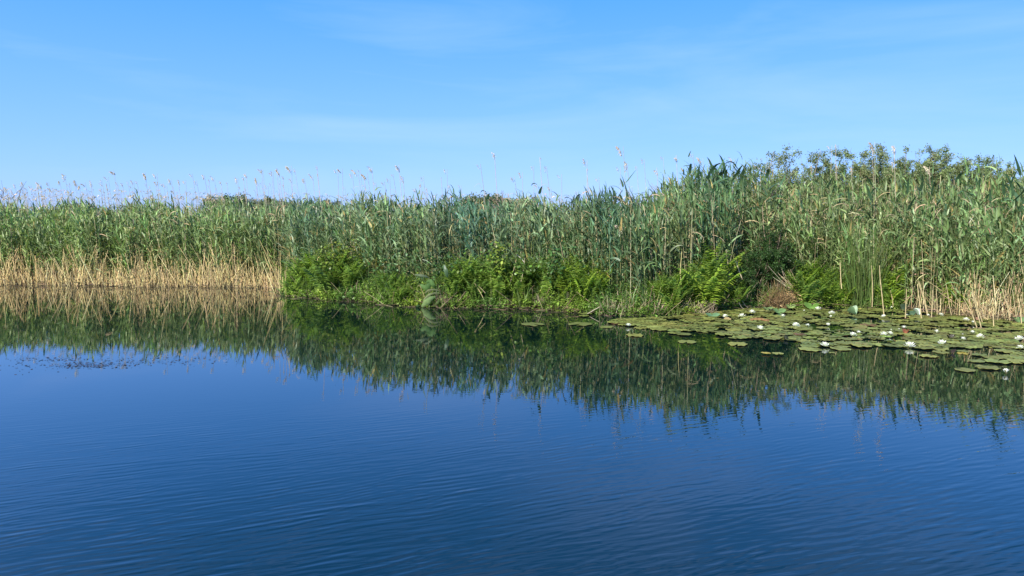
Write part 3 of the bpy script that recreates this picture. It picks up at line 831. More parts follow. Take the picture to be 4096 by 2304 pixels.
# dark bush on the bank, right of the tall reeds
DARK = [(3090, 840, 1010, 110, 14.7, "upper lobe of dark small-leaved bush among the reeds above the litter heap"),
        (3030, 948, 1120, 150, 14.45, "large dark green bush on the bank left of the litter heap"),
        (3120, 960, 1160, 110, 14.4, "dark bush with dense small leaves directly over the litter heap"),
        (3245, 925, 1150, 170, 14.9, "looser mid-green bush right of the dark one behind the ferns"),
        (2985, 1050, 1200, 100, 14.1, "low dark bush hanging over the black hollow at the water"),
        (3170, 1020, 1200, 80, 14.6, "small dark bush behind the dry litter heap")]
for px, py, pb, w, Y, lb in DARK:
    p = at(px, py, Y); b = max(float(ground_z(p[0], Y)), .05); H = p[2] - b; Wd = w / FPX * Y * 1.3
    colr = (.075, .125, .03) if px == 3245 else (.042, .088, .024)
    g, gl = twig_cloud(rng, H, Wd, 16 if px != 3245 else 11, 9000 if px != 3245 else 5500, .034, colr, .3, .5, .01, gap=.12, round_=.8)
    r = root("dark_bush", (p[0], Y, b), lb, "bush", "bushes on the bank edge")
    link("stems", g.mesh("bush_stems", M_BARK), r); link("crown", gl.mesh("bush_crown", M_SHRUB), r)

# ------------------------------------------------------------------ ferns
def frond_mesh(seed, col):
    rng = np.random.default_rng(seed)
    L = .75; n = 22
    tt = np.linspace(0, 1, 9)
    e = 1.35 - .75 * tt ** 1.6
    px_ = np.cumsum(np.cos(e)) * L / 9; pz = np.cumsum(np.sin(e)) * L / 9
    pts = np.stack([px_, 0 * px_, pz], 1); pts = np.concatenate([[[0, 0, 0]], pts])
    v, q, k = tubes(pts[None], np.linspace(.0035, .001, 10)[None], 3)
    g = Geo().add(v, q, np.array(col) * .8)
    u = np.linspace(.16, .98, n); 
    base = np.stack([np.interp(u, np.linspace(0, 1, 10), pts[:, a]) for a in range(3)], 1)
    pl = .135 * np.sin(np.clip(.12 + u * .93, 0, 1) * PI) ** .8 + .008
    for s in (-1, 1):
        az = s * (PI / 2 - .45) + rng.normal(0, .08, n)
        v, q, k = strips(base, az, rng.normal(.32, .1, n), rng.uniform(.4, .8, n), pl, .027 + 0 * u, 3, rng.normal(0, .3, n) + s * .25, 1, 'tip')
        g.add(v, q, rep(vary(col, n, .1, .05, rng), k))
    return g.mesh("fern_frond", M_FERN)
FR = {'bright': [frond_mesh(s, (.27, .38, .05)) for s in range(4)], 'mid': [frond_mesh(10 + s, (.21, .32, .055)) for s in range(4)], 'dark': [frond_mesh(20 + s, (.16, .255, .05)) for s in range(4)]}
FERNS = [ # px, foot py, height px, tone, label
 (1165, 1172, 75, 'mid', "low fern leaning over the water at the bank's left corner"),
 (1215, 1165, 110, 'mid', "fern at the bank corner next to the end of the stubble"),
 (1262, 1170, 125, 'mid', "fern with upright fronds behind the cut stubs"),
 (1310, 1180, 120, 'dark', "darker fern above the row of cut stubs"),
 (1355, 1175, 125, 'mid', "fern below the yellow-leaved vine"),
 (1400, 1180, 105, 'mid', "fern right of the vine with a pale stalk beside it"),
 (1545, 1195, 85, 'dark', "small dark fern in the low herbs"),
 (1600, 1205, 80, 'mid', "small fern among herbs left of the dock plant"),
 (1820, 1200, 110, 'mid', "fern right of the dock plant over the root hollow"),
 (1862, 1195, 125, 'mid', "light green fern behind the bent broken stalk"),
 (1905, 1210, 110, 'dark', "fern beside the broken stalk at the waterline"),
 (1945, 1200, 125, 'mid', "fern under the yellowish vine leaves"),
 (1990, 1212, 110, 'mid', "fern between the broken stalk and the forked pale stalks"),
 (2030, 1205, 130, 'dark', "dark fern below the forked pale stalks"),
 (2075, 1212, 115, 'mid', "low fern with spread fronds by a green grass blade"),
 (2115, 1205, 135, 'dark', "fern left of the pale upright dead stalk"),
 (2160, 1200, 120, 'dark', "dark fern right at the pale upright dead stalk"),
 (2205, 1200, 125, 'mid', "mid-green fern right of the pinkish straw tussock"),
 (2245, 1215, 60, 'bright', "tiny bright fern at the water below the brightest fern"),
 (2262, 1190, 110, 'bright', "bright fern on the left flank of the brightest fern"),
 (2315, 1205, 140, 'bright', "brightest yellow-green fern on the bank, left half"),
 (2362, 1210, 130, 'bright', "brightest yellow-green fern on the bank, right half"),
 (2640, 1235, 100, 'mid', "fern above the pink straw stub"),
 (2690, 1240, 115, 'mid', "fern right of the pink straw stub"),
 (2735, 1215, 100, 'dark', "dark fern behind the tall yellow stalk"),
 (2795, 1215, 130, 'mid', "fern left of the black hollow, with brownish tips"),
 (2840, 1235, 170, 'bright', "tall bright fern left of the black hollow"),
 (2875, 1190, 130, 'bright', "bright fern above the black hollow"),
 (2935, 1190, 120, 'bright', "bright fern against the dark bush"),
 (2960, 1215, 90, 'mid', "shaded fern under the dark bush"),
 (3205, 1195, 110, 'bright', "bright fern at the right end of the litter heap"),
 (3235, 1225, 120, 'mid', "fern right of the litter heap by the large lily leaf"),
 (3270, 1190, 100, 'bright', "yellowish fern behind the lily leaf"),
 (3345, 1235, 80, 'bright', "low bright fern left of the grass tuft"),
 (3385, 1232, 75, 'bright', "low bright fern touching the grass tuft"),
 (3310, 1225, 90, 'mid', "fern between the lily leaf and the grass tuft"),
 (3525, 1225, 100, 'mid', "fern right of the grass tuft over a black gap"),
 (3560, 1215, 90, 'bright', "bright low fern left of the standing lily leaf"),
 (3500, 1170, 110, 'mid', "fern high behind the lone straw stalk"),
 (3570, 1140, 130, 'bright', "yellow-green fern deep behind the right stubble"),
 (3640, 1120, 110, 'bright', "yellow-green fern above the brown stubble"),
 (3700, 1060, 90, 'bright', "fern glimpsed between reeds at the right"),
 (4040, 1180, 90, 'mid', "fern hidden behind the rightmost stubble"),
]
rr = random.Random(21)
for px, py, hp, tone, lb in FERNS:
    # foot on the bank: go back from the shore until the column matches
    x, y = col_to_xy(px, .02)
    ys = float(shore(x)); wl = gp(px, py, .08)
    y = max(wl[1], ys + .03); x = (px - 2048) / FPX * y
    z = float(ground_z(x, y))
    H = hp / FPX * y * 1.3
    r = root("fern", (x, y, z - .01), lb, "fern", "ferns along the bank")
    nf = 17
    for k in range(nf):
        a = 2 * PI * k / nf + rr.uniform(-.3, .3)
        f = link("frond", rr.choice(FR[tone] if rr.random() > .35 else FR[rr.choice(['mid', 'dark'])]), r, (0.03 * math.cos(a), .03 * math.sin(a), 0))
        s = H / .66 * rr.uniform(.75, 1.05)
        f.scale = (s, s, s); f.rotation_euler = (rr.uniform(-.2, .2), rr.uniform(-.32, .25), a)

rr = random.Random(55)
for px, py, hp, tone, lb in FERNS:
    if px > 2440 and px < 2600: continue
    for j in range(2):
        c_ = px + rr.uniform(-24, 24); x, y = col_to_xy(c_, rr.uniform(.22, .62))
        if 2890 < c_ < 3180: continue
        H = hp / FPX * y * rr.uniform(1.1, 1.4)
        zone = "left ferns at the bank corner" if px < 1450 else "herbs left of the dock plant" if px < 1700 else "middle ferns right of the dock plant" if px < 2200 else "brightest ferns" if px < 2450 else "ferns left of the black hollow" if px < 3000 else "ferns around the tall grass tuft" if px < 3560 else "right-hand stubble"
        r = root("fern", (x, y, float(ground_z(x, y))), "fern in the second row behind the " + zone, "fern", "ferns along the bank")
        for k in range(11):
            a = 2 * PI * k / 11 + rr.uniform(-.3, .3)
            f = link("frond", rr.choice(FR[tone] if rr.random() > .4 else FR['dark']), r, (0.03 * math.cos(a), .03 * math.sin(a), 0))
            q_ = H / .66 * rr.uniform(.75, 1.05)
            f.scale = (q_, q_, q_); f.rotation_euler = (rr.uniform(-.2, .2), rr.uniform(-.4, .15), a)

# ------------------------------------------------------------------ low herbs covering the bank (ground cover)
G = Geo(); Gs = Geo()
n = 6800
cc = R.uniform(1120, 3620, n); off = R.uniform(0, 1, n) ** 1.15 * 1.05 - .07
t = (cc - 2048) / FPX; xx = t * 14.0
for _ in range(8): xx = t * (shore(xx) + off)
yy = shore(xx) + off
hh = R.uniform(.10, .34, n) * np.interp(off, [0, .25, .6, 1.0], [.65, .95, 1.3, 1.9])
hh *= np.interp(cc, [1120, 1400, 1550, 1700, 1850, 2420, 2480, 2700, 3000, 3180, 3300], [1, 1, .8, .8, 1, 1, .8, .8, .55, .55, 1.05])
B = np.stack([xx, yy, np.maximum(ground_z(xx, yy), -.02)], 1)
la = R.uniform(0, 2 * PI, n); ln = R.uniform(0, .35, n)
tip = B + np.stack([np.cos(la) * ln * hh, (np.sin(la) * ln) * hh - .12 * hh, hh], 1)
pts = B[:, None] * np.array([1, .5, 0])[None, :, None] + tip[:, None] * np.array([0, .5, 1.0])[None, :, None]
v, q, kk = tubes(pts, np.full((n, 3), .002), 3)
Gs.add(v, q, rep(vary((.10, .14, .04), n, .2, .08), kk))
m_ = 13
u = R.uniform(.2, 1.0, n * m_)[:, None]
P = rep(B, m_) * (1 - u) + rep(tip, m_) * u
warm = (np.sin(xx * 2.3) + np.sin(xx * 5.9 + 1)) * .5
colb = np.stack([np.interp(warm, [-1, 1], [.105, .22]), np.interp(warm, [-1, 1], [.20, .31]), np.full(n, .048)], 1) * np.exp(R.normal(0, .28, (n, 1)))
N = n * m_
v, q, kk = strips(P, R.uniform(0, 2 * PI, N), R.normal(.35, .4, N), R.uniform(.3, 1.4, N), R.uniform(.035, .095, N), R.uniform(.012, .032, N), 3, R.normal(0, .4, N), 1, 'oval')
G.add(v, q, rep(np.clip(rep(colb, m_) * np.exp(R.normal(0, .18, (N, 1))), .004, .5), kk))
o = link("bank_herbs", G.mesh("bank_herbs", M_BROAD))
tag(o, "mixed low green herbs carpeting the bank between the ferns", "herbs", kind="stuff")
o2 = link("stems", Gs.mesh("bank_herb_stems", M_STEM), o); o2['kind'] = 'stuff'

# grassy growth filling between herbs and reeds
G = Geo()
n = 9000
cc = R.uniform(1120, 4300, n); off = R.uniform(.1, 1.5, n)
t = (cc - 2048) / FPX; xx = t * 14.0
for _ in range(8): xx = t * (shore(xx) + off)
yy = shore(xx) + off
k = np.where(cc > 3560, R.random(n) < .35, True); xx, yy, off, cc = xx[k], yy[k], off[k], cc[k]; n = len(xx)
v, q, kk = strips(np.stack([xx, yy, ground_z(xx, yy)], 1), R.uniform(0, 2 * PI, n), R.uniform(1.1, 1.5, n), R.uniform(.3, 1.6, n), R.uniform(.3, .95, n) * np.interp(off, [0, 1.5], [.7, 1.25]), R.uniform(.006, .016, n), 5, R.normal(0, .5, n), 1.8)
G.add(v, q, rep(vary((.09, .155, .05), n, .28, .09), kk))
o = link("bank_grass", G.mesh("bank_grass", M_LEAF))
tag(o, "thin green grass growing up between herbs and reeds", "grass", kind="stuff")

# ------------------------------------------------------------------ grass and sedge tufts
def tuft(px, py, hp, wp, nbl, col, label, droop=(.3, 1.2), name="grass_tuft", W=(.008, .016), el=(1.25, 1.55), upright=0.0, cat="grass"):
    rng = np.random.default_rng(int(px * 7 + py))
    wl = gp(px, py, .05); x, y = wl[0], wl[1]
    ys = float(shore(x)); y = max(y, ys - .05); x = (px - 2048) / FPX * y
    z = max(float(ground_z(x, y)), -.03)
    H = hp / FPX * y; w = wp / FPX * y
    P = np.stack([rng.uniform(-.5, .5, nbl) * w * (.5 + upright * .5), rng.normal(0, .07, nbl), np.zeros(nbl)], 1)
    az = np.where(P[:, 0] > 0, 0, PI) + rng.normal(0, 1.0, nbl)
    v, q, k = strips(P, az, rng.uniform(*el, nbl), rng.uniform(*droop, nbl), H * rng.uniform(.7, 1.15, nbl), rng.uniform(*W, nbl), 6, rng.normal(0, .5, nbl), 1.8)
    g = Geo().add(v, q, rep(vary(col, nbl, .2, .07, rng), k))
    return tag(link(name, g.mesh(name, M_LEAF), None, (x, y, z)), label, cat)
tuft(3468, 1232, 330, 110, 170, (.11, .165, .045), "tall bright green grass tuft rising from the edge of the lily pads", (.05, .5), W=(.010, .018), upright=.8)
tuft(3440, 1234, 60, 120, 60, (.16, .19, .06), "short pale grass flopping onto the pads at the foot of the tall tuft", (1.0, 1.8), el=(.5, 1.2))
tuft(2560, 1200, 260, 150, 190, (.075, .125, .045), "big drooping sedge tuft right of the tall clump", (.8, 1.9), "sedge_tuft")
tuft(2640, 1180, 240, 130, 150, (.07, .12, .04), "drooping sedge tuft above the pink straw stub", (.8, 1.9), "sedge_tuft")
tuft(2480, 1225, 200, 120, 120, (.10, .14, .05), "grey-green sedge tuft over the floating sticks", (.6, 1.7), "sedge_tuft")
tuft(2750, 1150, 230, 120, 130, (.085, .135, .045), "sedge tuft leaning left of the tall bright fern", (.5, 1.4), "sedge_tuft")
tuft(3150, 1130, 200, 120, 120, (.12, .18, .04), "light green sedge tuft growing out above the litter heap", (.3, 1.1), "sedge_tuft")
tuft(1480, 1120, 150, 90, 80, (.07, .14, .06), "bluish grass tuft above the low herbs", (.2, .9))
tuft(1560, 1150, 220, 90, 90, (.06, .12, .06), "tall bluish grass tuft left of the dock plant", (.2, .9))
tuft(1190, 1010, 250, 140, 110, (.07, .14, .075), "blue-green grass tuft above the corner fern", (.2, .9))
tuft(2090, 1225, 120, 60, 26, (.14, .2, .05), "few light green blades arching at the waterline in the middle", (.2, 1.2), W=(.014, .022))
tuft(2700, 1265, 60, 90, 70, (.13, .18, .04), "low bright grass beside the pink straw stub", (.6, 1.6))
tuft(2250, 1245, 45, 100, 60, (.15, .2, .04), "low yellowish grass at the water left of the floating sticks", (.8, 1.8))
tuft(1700, 1160, 90, 120, 40, (.12, .17, .09), "pale curling grass blades above the dock leaves", (1.2, 2.4), W=(.012, .02))
tuft(4070, 1200, 300, 90, 60, (.075, .125, .05), "dark broad-bladed grass at the right frame edge", (.3, 1.2), W=(.014, .028))

# vines with round yellow-green leaves
def vine(px, py, w, h, Y, nl, col, label):
    rng = np.random.default_rng(int(px))
    c0 = at(px, py, Y); ww = w / FPX * Y; hh = h / FPX * Y
    S = []
    for s in range(8):
        x0 = rng.uniform(-.5, .5) * ww; t = np.linspace(0, 1, 8)
        S.append(np.stack([x0 + .12 * ww * np.sin(t * 5 + s), rng.normal(0, .03, 8) - .05, hh * (t - .5) * rng.uniform(.7, 1)], 1))
    S = np.array(S)
    v, q, k = tubes(S, np.full((8, 8), .003), 3); r = root("vine", c0, label, "vine", "climbing vines in the reeds")
    link("stems", Geo().add(v, q, (.12, .15, .05)).mesh("vine_stems", M_STEM), r)
    a, b = rng.integers(0, 8, nl), rng.integers(0, 7, nl); f = rng.random((nl, 1))
    P = S[a, b] * (1 - f) + S[a, b + 1] * f + rng.normal(0, .035, (nl, 3)) - np.array([0, .04, 0])
    v, q, k = strips(P, -PI / 2 + rng.normal(0, 1.1, nl), rng.uniform(-.9, .3, nl), .5, rng.uniform(.045, .085, nl), rng.uniform(.035, .06, nl), 4, rng.normal(0, .4, nl), 1, 'oval')
    link("foliage", Geo().add(v, q, rep(vary(col, nl, .3, .08, rng), k)).mesh("vine_foliage", M_BROAD), r)
vine(1370, 1005, 150, 110, 15.6, 170, (.17, .22, .03), "vine with yellow-green leaves climbing above the left ferns")
vine(1300, 1030, 70, 130, 15.4, 90, (.12, .19, .03), "vine with light leaves left of the yellow-green one")
vine(1920, 1040, 170, 110, 13.9, 150, (.11, .19, .035), "green heart-leaved vine below the dark teal clump")
vine(2010, 1025, 90, 130, 13.8, 130, (.16, .23, .035), "yellow-green vine hanging left of the forked pale stalks")
vine(2140, 1050, 170, 90, 13.7, 130, (.09, .16, .035), "leafy vine behind the pale upright dead stalk")
vine(2260, 1040, 110, 150, 13.5, 150, (.055, .12, .03), "dark-leaved vine below the tall dark clump")
vine(1560, 1070, 150, 140, 14.9, 170, (.055, .115, .035), "dark broad-leaved vine in the middle bank herbs")
vine(1740, 1060, 170, 140, 14.3, 170, (.06, .12, .035), "dark leafy vine just above the dock plant")
vine(3600, 1040, 200, 150, 14.3, 200, (.13, .18, .03), "yellow-green vine behind the reeds right of the grass tuft")

# ------------------------------------------------------------------ dock plant
wlp = gp(1690, 1231, 0); Yd = wlp[1]
r = root("dock_plant", (wlp[0], Yd, 0), "dock plant with long pale curling leaves reaching down to the water", "plant")
def zz8(x, y): return at(1600 + x * .3494, 1000 + y * .3494, Yd + .02)
def dleaf(pts, w, col):
    P = np.array([zz8(*p) for p in pts]) - np.array([wlp[0], Yd, 0])
    t0 = np.linspace(0, 1, len(P)); t = np.linspace(0, 1, 9)
    C = np.stack([np.interp(t, t0, P[:, i]) for i in range(3)], 1); C[:, 1] -= .06 * np.sin(t * PI)
    tan = np.gradient(C, axis=0); tan /= np.linalg.norm(tan, axis=1, keepdims=True)
    sd_ = np.cross(tan, np.array([0, 1.0, 0.35])); sd_ /= np.linalg.norm(sd_, axis=1, keepdims=True)
    wv = (w * np.sin(np.clip(t * .93 + .07, 0, 1) * PI) ** .7 + .004)[:, None] * .5
    wob = (1 + .12 * np.sin(t * 19))[:, None]
    nrm = np.cross(sd_, tan)
    V = np.stack([C - sd_ * wv * wob + nrm * wv * .35, C, C + sd_ * wv * wob + nrm * wv * .35], 1).reshape(-1, 3)
    k = np.arange(8)[:, None] * 3
    q = np.concatenate([k + np.array([[0, 1, 4, 3]]), k + np.array([[1, 2, 5, 4]])])
    link("leaf", Geo().add(V, q, col).mesh("dock_leaf", M_BROAD, True), r)
dleaf([(250, 655), (300, 610), (350, 560), (412, 535)], .115, (.22, .32, .12))
dleaf([(262, 620), (285, 560), (340, 510), (400, 492), (470, 498)], .045, (.24, .27, .13))
dleaf([(290, 500), (320, 465), (380, 450), (465, 470)], .04, (.22, .25, .12))
dleaf([(230, 400), (290, 440), (340, 400), (390, 385)], .11, (.13, .24, .07))
dleaf([(170, 285), (230, 290), (290, 300), (345, 320)], .05, (.17, .22, .13))
dleaf([(300, 380), (345, 350), (380, 400), (400, 440)], .09, (.11, .21, .06))
dleaf([(500, 170), (520, 220), (535, 270), (545, 320)], .08, (.08, .14, .07))
dleaf([(180, 660), (215, 640), (240, 655)], .06, (.06, .12, .04))
dleaf([(380, 655), (430, 610), (460, 560)], .05, (.12, .17, .05))
v, q, k = tubes(np.array([[zz8(330, 690), zz8(340, 560), zz8(335, 420), zz8(320, 300)]]) - np.array([wlp[0], Yd, 0]), [[.008, .007, .006, .004]], 5)
link("stem", Geo().add(v, q, (.14, .17, .07)).mesh("dock_stem", M_STEM), r)

# arrow-shaped long leaf over the water at the corner of the bank
tuft(1130, 1180, 60, 60, 9, (.14, .22, .06), "few broad light leaves leaning over the water at the bank corner", (.8, 1.4), "water_plant", (.03, .05), (.5, 1.1), cat="plant")

# ------------------------------------------------------------------ single dead stalks, sticks, stubs
def stick(name, pts, rad, col, label, cat, Y=None, group=None, mat=None):
    """polyline through photo pixels; first point at the water or the bank"""
    b = gp(pts[0][0], pts[0][1], 0.0)
    Yb = Y or b[1]
    P = np.array([at(px, py, Yb + (i * .01)) for i, (px, py) in enumerate(pts)])
    org = P[0].copy(); P = P - org
    t0 = np.linspace(0, 1, len(P)); t = np.linspace(0, 1, 8)
    P = np.stack([np.interp(t, t0, P[:, i]) for i in range(3)], 1)
    v, q, k = tubes(P[None], np.linspace(rad, rad * .6, 8)[None], 6)
    g = Geo().add(v, q, col)
    # nodes of the stalk
    org[2] = max(org[2], -.02)
    return tag(link(name, g.mesh(name, mat or M_STRAW, True), None, tuple(org)), label, cat, group)
ST = (.47, .38, .20); STD = (.36, .29, .17)
def Z9(x, y): return (3300 + x * .309, 1000 + y * .309)
RS = [([(765, 860), (735, 560), (712, 360), (705, 200)], "lone straw stalk standing in the pads right of the grass tuft"),
      ([(1040, 885), (1048, 700), (1055, 500)], "straw stalk crossing the upright round lily leaf"),
      ([(1250, 900), (1220, 640), (1195, 440)], "straw stalk just right of the upright lily leaf"),
      ([(1325, 850), (1280, 640), (1200, 400)], "leaning straw stalk meeting its neighbour at the top"),
      ([(1335, 845), (1290, 640), (1215, 400)], "second of two crossed leaning straw stalks"),
      ([(1378, 880), (1385, 720), (1390, 520)], "greenish straw stalk next to the curled pale leaf"),
      ([(1452, 850), (1452, 700), (1440, 500)], "straw stalk before the white curled leaf"),
      ([(1560, 770), (1558, 600), (1560, 460)], "thin straw stalk left of the dark stubble"),
      ([(1640, 860), (1605, 700), (1590, 560), (1565, 440)], "dark-footed straw stalk at the left end of the stubble"),
      ([(1965, 1000), (1900, 820), (1790, 620)], "lone leaning straw stalk reaching far into the pads"),
      ([(2020, 1000), (1960, 760), (1905, 540)], "thick yellow stalk leaning left out of the pads"),
      ([(2035, 930), (1985, 780), (1940, 620), (1900, 480)], "thick straw stalk beside the leaning yellow one"),
      ([(2185, 995), (2178, 880), (2180, 740)], "short upright straw stalk standing out of the stubble"),
      ([(2115, 910), (2070, 870)], "short stub lying slantwise at the stubble edge"),
      ([(2240, 870), (2190, 680), (2120, 560)], "straw stalk leaning left behind the short upright one"),
      ([(2395, 930), (2370, 760), (2290, 500)], "long straw stalk leaning left, right of the short upright one"),
      ([(2440, 880), (2400, 700), (2330, 520)], "slim straw stalk parallel to the long leaning one"),
      ([(2485, 870), (2470, 600), (2465, 420)], "upright straw stalk near the right end of the stubble"),
      ([(2545, 960), (2530, 780), (2500, 620)], "straw stalk standing outermost near the frame edge"),
      ([(2260, 880), (2230, 700), (2225, 500)], "upright straw stalk between two leaning ones"),
      ([(2300, 800), (2380, 650), (2430, 480)], "straw stalk leaning right against the others"),
      ([(1940, 480), (1975, 400), (2010, 320)], "straw stalk bent right high in the stubble"),
      ([(1790, 850), (1800, 650), (1790, 450)], "upright stalk in the middle of the stubble"),
      ([(1690, 830), (1690, 640), (1650, 460)], "brown stalk at the dark foot of the stubble"),
      ([(2570, 760), (2555, 600), (2500, 440)], "bent straw stalk at the very edge of the frame"),
      ([(610, 740), (618, 480), (600, 200)], "orange-brown dead stalk right behind the grass tuft"),
      ([(885, 740), (870, 620), (845, 520)], "thin pale stick behind the lone straw stalk"),
      ([(215, 500), (205, 380), (195, 160)], "pale thin stalk in front of the reeds left of the grass tuft")]
for pts, lb in RS:
    c_ = tuple(np.array(ST) * random.uniform(.8, 1.15))
    P9 = [Z9(*p) for p in pts]
    Yb = None
    if P9[0][1] < 1232: Yb = gp(P9[0][0], 1236)[1]
    stick("straw_stalk", P9, .0095, c_, lb, "stalk", Yb, "bare straw stalks standing at the water's edge")
def Z8(x, y): return (1600 + x * .3494, 1000 + y * .3494)
def Z7(x, y): return (2550 + x * .2911, 1000 + y * .2911)
stick("broken_stalk", [Z8(1000, 660), Z8(930, 500), Z8(850, 375)], .010, ST, "pale broken stalk leaning left out of the water below the ferns", "stalk")
stick("broken_stalk", [Z8(975, 490), Z8(920, 430), Z8(850, 375)], .006, STD, "thin snapped end folded down from the leaning stalk", "stalk", gp(1944, 1231)[1] - .03)
stick("broken_stalk", [Z8(1645, 660), Z8(1675, 400), Z8(1700, 190)], .009, (.5, .42, .28), "pale upright dead stalk over the pinkish straw tussock", "stalk")
stick("broken_stalk", [Z8(1255, 400), Z8(1300, 240), Z8(1330, 110)], .008, STD, "left prong of the forked pale stalks", "stalk", 13.75)
stick("broken_stalk", [Z8(1385, 370), Z8(1410, 250), Z8(1430, 90)], .008, (.45, .38, .24), "right prong of the forked pale stalks", "stalk", 13.72)
stick("broken_stalk", [Z8(1425, 140), Z8(1380, 90), Z8(1335, 50)], .008, (.5, .45, .36), "short grey snapped top across the forked stalks", "stalk", 13.7)
stick("broken_stalk", [Z8(1040, 600), Z8(1045, 400), Z8(1030, 180)], .006, (.22, .24, .1), "thin greenish stem standing before the middle ferns", "stalk", 13.8)
stick("broken_stalk", [Z8(635, 640), Z8(665, 530), Z8(685, 420)], .006, (.3, .33, .18), "thin pale green stem beside the root hollow", "stalk")
stick("broken_stalk", [Z8(1210, 655), Z8(1225, 560)], .007, ST, "short pale stub at the waterline under the ferns", "stalk")
stick("straw_stalk", [Z7(560, 860), Z7(605, 600), Z7(600, 460), Z7(585, 300), Z7(610, 20)], .011, (.42, .37, .16), "tall yellow stalk in front of the reeds left of the tall bright fern", "stalk")
stick("straw_stalk", [Z7(440, 790), Z7(455, 480), Z7(470, 240)], .008, STD, "thinner stalk left of the tall yellow stalk", "stalk")
stick("straw_stalk", [Z7(620, 865), Z7(570, 780), Z7(510, 690)], .008, ST, "short leaning stub below the tall yellow stalk", "stalk")
stick("straw_stalk", [Z7(1250, 540), Z7(1260, 300), Z7(1215, 0)], .010, STD, "pale dead stalk above the black hollow", "stalk", 13.9)
stick("straw_stalk", [Z7(1440, 400), Z7(1380, 250), Z7(1365, 150)], .012, (.44, .36, .24), "bunched dead stalk against the dark bush", "stalk", 13.9)
stick("fallen_branch", [Z7(1390, 720), Z7(1430, 790), Z7(1500, 830)], .009, (.30, .26, .20), "crooked grey branch dipping into the pads below the black hollow", "branch", 13.5, mat=M_BARK)
stick("fallen_branch", [Z7(1440, 700), Z7(1480, 760), Z7(1520, 800)], .006, (.28, .25, .2), "thin grey twig right of the crooked branch", "branch", 13.5, mat=M_BARK)
for pts, lb in (([(2295, 1229), (2330, 1226), (2372, 1229)], "upper grey stick lying level on the water below the bright fern"),
                ([(2300, 1240), (2335, 1236), (2370, 1230)], "lower grey stick lying on the water below the bright fern"),
                ([(2345, 1258), (2385, 1235), (2410, 1222)], "brown stick slanting up from the water to the sedge")):
    stick("floating_stick", pts, .010, (.34, .29, .22), lb, "stick", mat=M_BARK)
# cut stubs below the left ferns
for i, (px, py, h, dx) in enumerate(((1190, 1178, 34, 4), (1200, 1180, 44, 8), (1212, 1181, 30, -3), (1279, 1183, 60, -12), (1300, 1186, 38, 5), (1312, 1186, 55, -22), (1330, 1190, 36, 6), (1345, 1190, 30, 2))):
    stick("cut_stub", [(px, py), (px + dx, py - h)], .011, (.48, .38, .24), ["short cut reed stub, leftmost below the corner fern", "taller cut stub beside the leftmost one", "leaning cut stub, third from the left below the corner fern", "tall stub leaning left between the two stub groups",
          "upright cut stub right of the tall leaning one", "longest stub leaning left across the dark bank", "cut stub near the right end of the stub row", "small cut stub ending the stub row"][i], "stub", None, "cut reed stubs below the left ferns")

# tussocks of straw
def tussock(px, py, w, h, nbl, col, label, name="straw_tussock", zoff=0.0, Y=None):
    rng = np.random.default_rng(int(px + py))
    p = gp(px, py, 0); Y = Y or p[1]; x = (px - 2048) / FPX * Y; col = np.array(col) * .8
    ww, hh = w / FPX * Y, h / FPX * Y
    B = np.stack([rng.normal(0, .34, nbl) * ww, rng.normal(0, .08, nbl), np.full(nbl, -.02)], 1)
    T = B + np.stack([rng.normal(0, .30, nbl) * ww, rng.normal(-.02, .08, nbl), hh * rng.uniform(.25, 1.1, nbl)], 1)
    t = np.array([0, .5, 1.0])[None, :, None]
    v, q, k = tubes(B[:, None] * (1 - t) + T[:, None] * t + np.array([0, 0, .0]), np.tile([.0065, .0055, .003], (nbl, 1)), 4)
    g = Geo().add(v, q, rep(vary(col, nbl, .22, .05, rng), k))
    return tag(link(name, g.mesh(name, M_STRAW), None, (x, Y, max(0, zoff))), label, "tussock")
tussock(2178, 1234, 42, 62, 55, (.36, .26, .20), "pinkish straw tussock at the foot of the pale upright stalk")
tussock(2618, 1258, 38, 55, 60, (.44, .31, .24), "pink straw stub bundle standing in the water at the sedge's foot")
tussock(2455, 1258, 75, 60, 60, (.34, .30, .19), "broad grey straw tussock right of the floating sticks")
tussock(2770, 1252, 110, 50, 60, (.42, .36, .21), "low straw tussock left of the tall bright fern's foot")
tussock(2838, 1250, 40, 60, 40, (.22, .17, .13), "dark brown straw stubs under the tall bright fern")
tussock(1775, 1228, 60, 55, 60, (.20, .15, .10), "dark tangle of roots in the hollow right of the dock plant")

# litter heap at the dark bush
rng = np.random.default_rng(3)
Yh = 14.0; p = at(3105, 1228, Yh)
nbl = 400
P0 = []; P1 = []
for i in range(nbl):
    u = rng.random()
    if i < 230:      # flat mat of stalks, running left-right, heaped to the right
        x0 = rng.uniform(-.35, .55); z0 = .03 + .30 * math.exp(-((x0 - .25) / .33) ** 2) * rng.uniform(.3, 1)
        a = rng.normal(0, .28); L = rng.uniform(.15, .4)
        P0.append((x0, rng.normal(0, .12), z0)); P1.append((x0 + L * math.cos(a), rng.normal(0, .12), z0 - abs(L * math.sin(a)) - .03))
    elif i < 250:    # fan of stalks rising to upper left
        k = rng.random(); x0 = .25 + .35 * k; z0 = .35 - .1 * k
        P0.append((x0, .05, z0)); P1.append((x0 - rng.uniform(.2, .45), .1, z0 + rng.uniform(.25, .5)))
    else:            # dark roots and twigs fanning up from the water
        a = rng.normal(0, .85); L = rng.uniform(.15, .6)
        P0.append((rng.normal(0, .14), rng.normal(-.12, .05), -.02)); P1.append((math.sin(a) * L, rng.normal(-.15, .08), abs(math.cos(a)) * L))
P0, P1 = np.array(P0), np.array(P1)
r = root("litter_heap", (p[0], Yh, 0), "heap of dead reed stalks and dark twigs under the dark bush at the water", "reed heap")
t = np.array([0, .5, 1.0])[None, :, None]
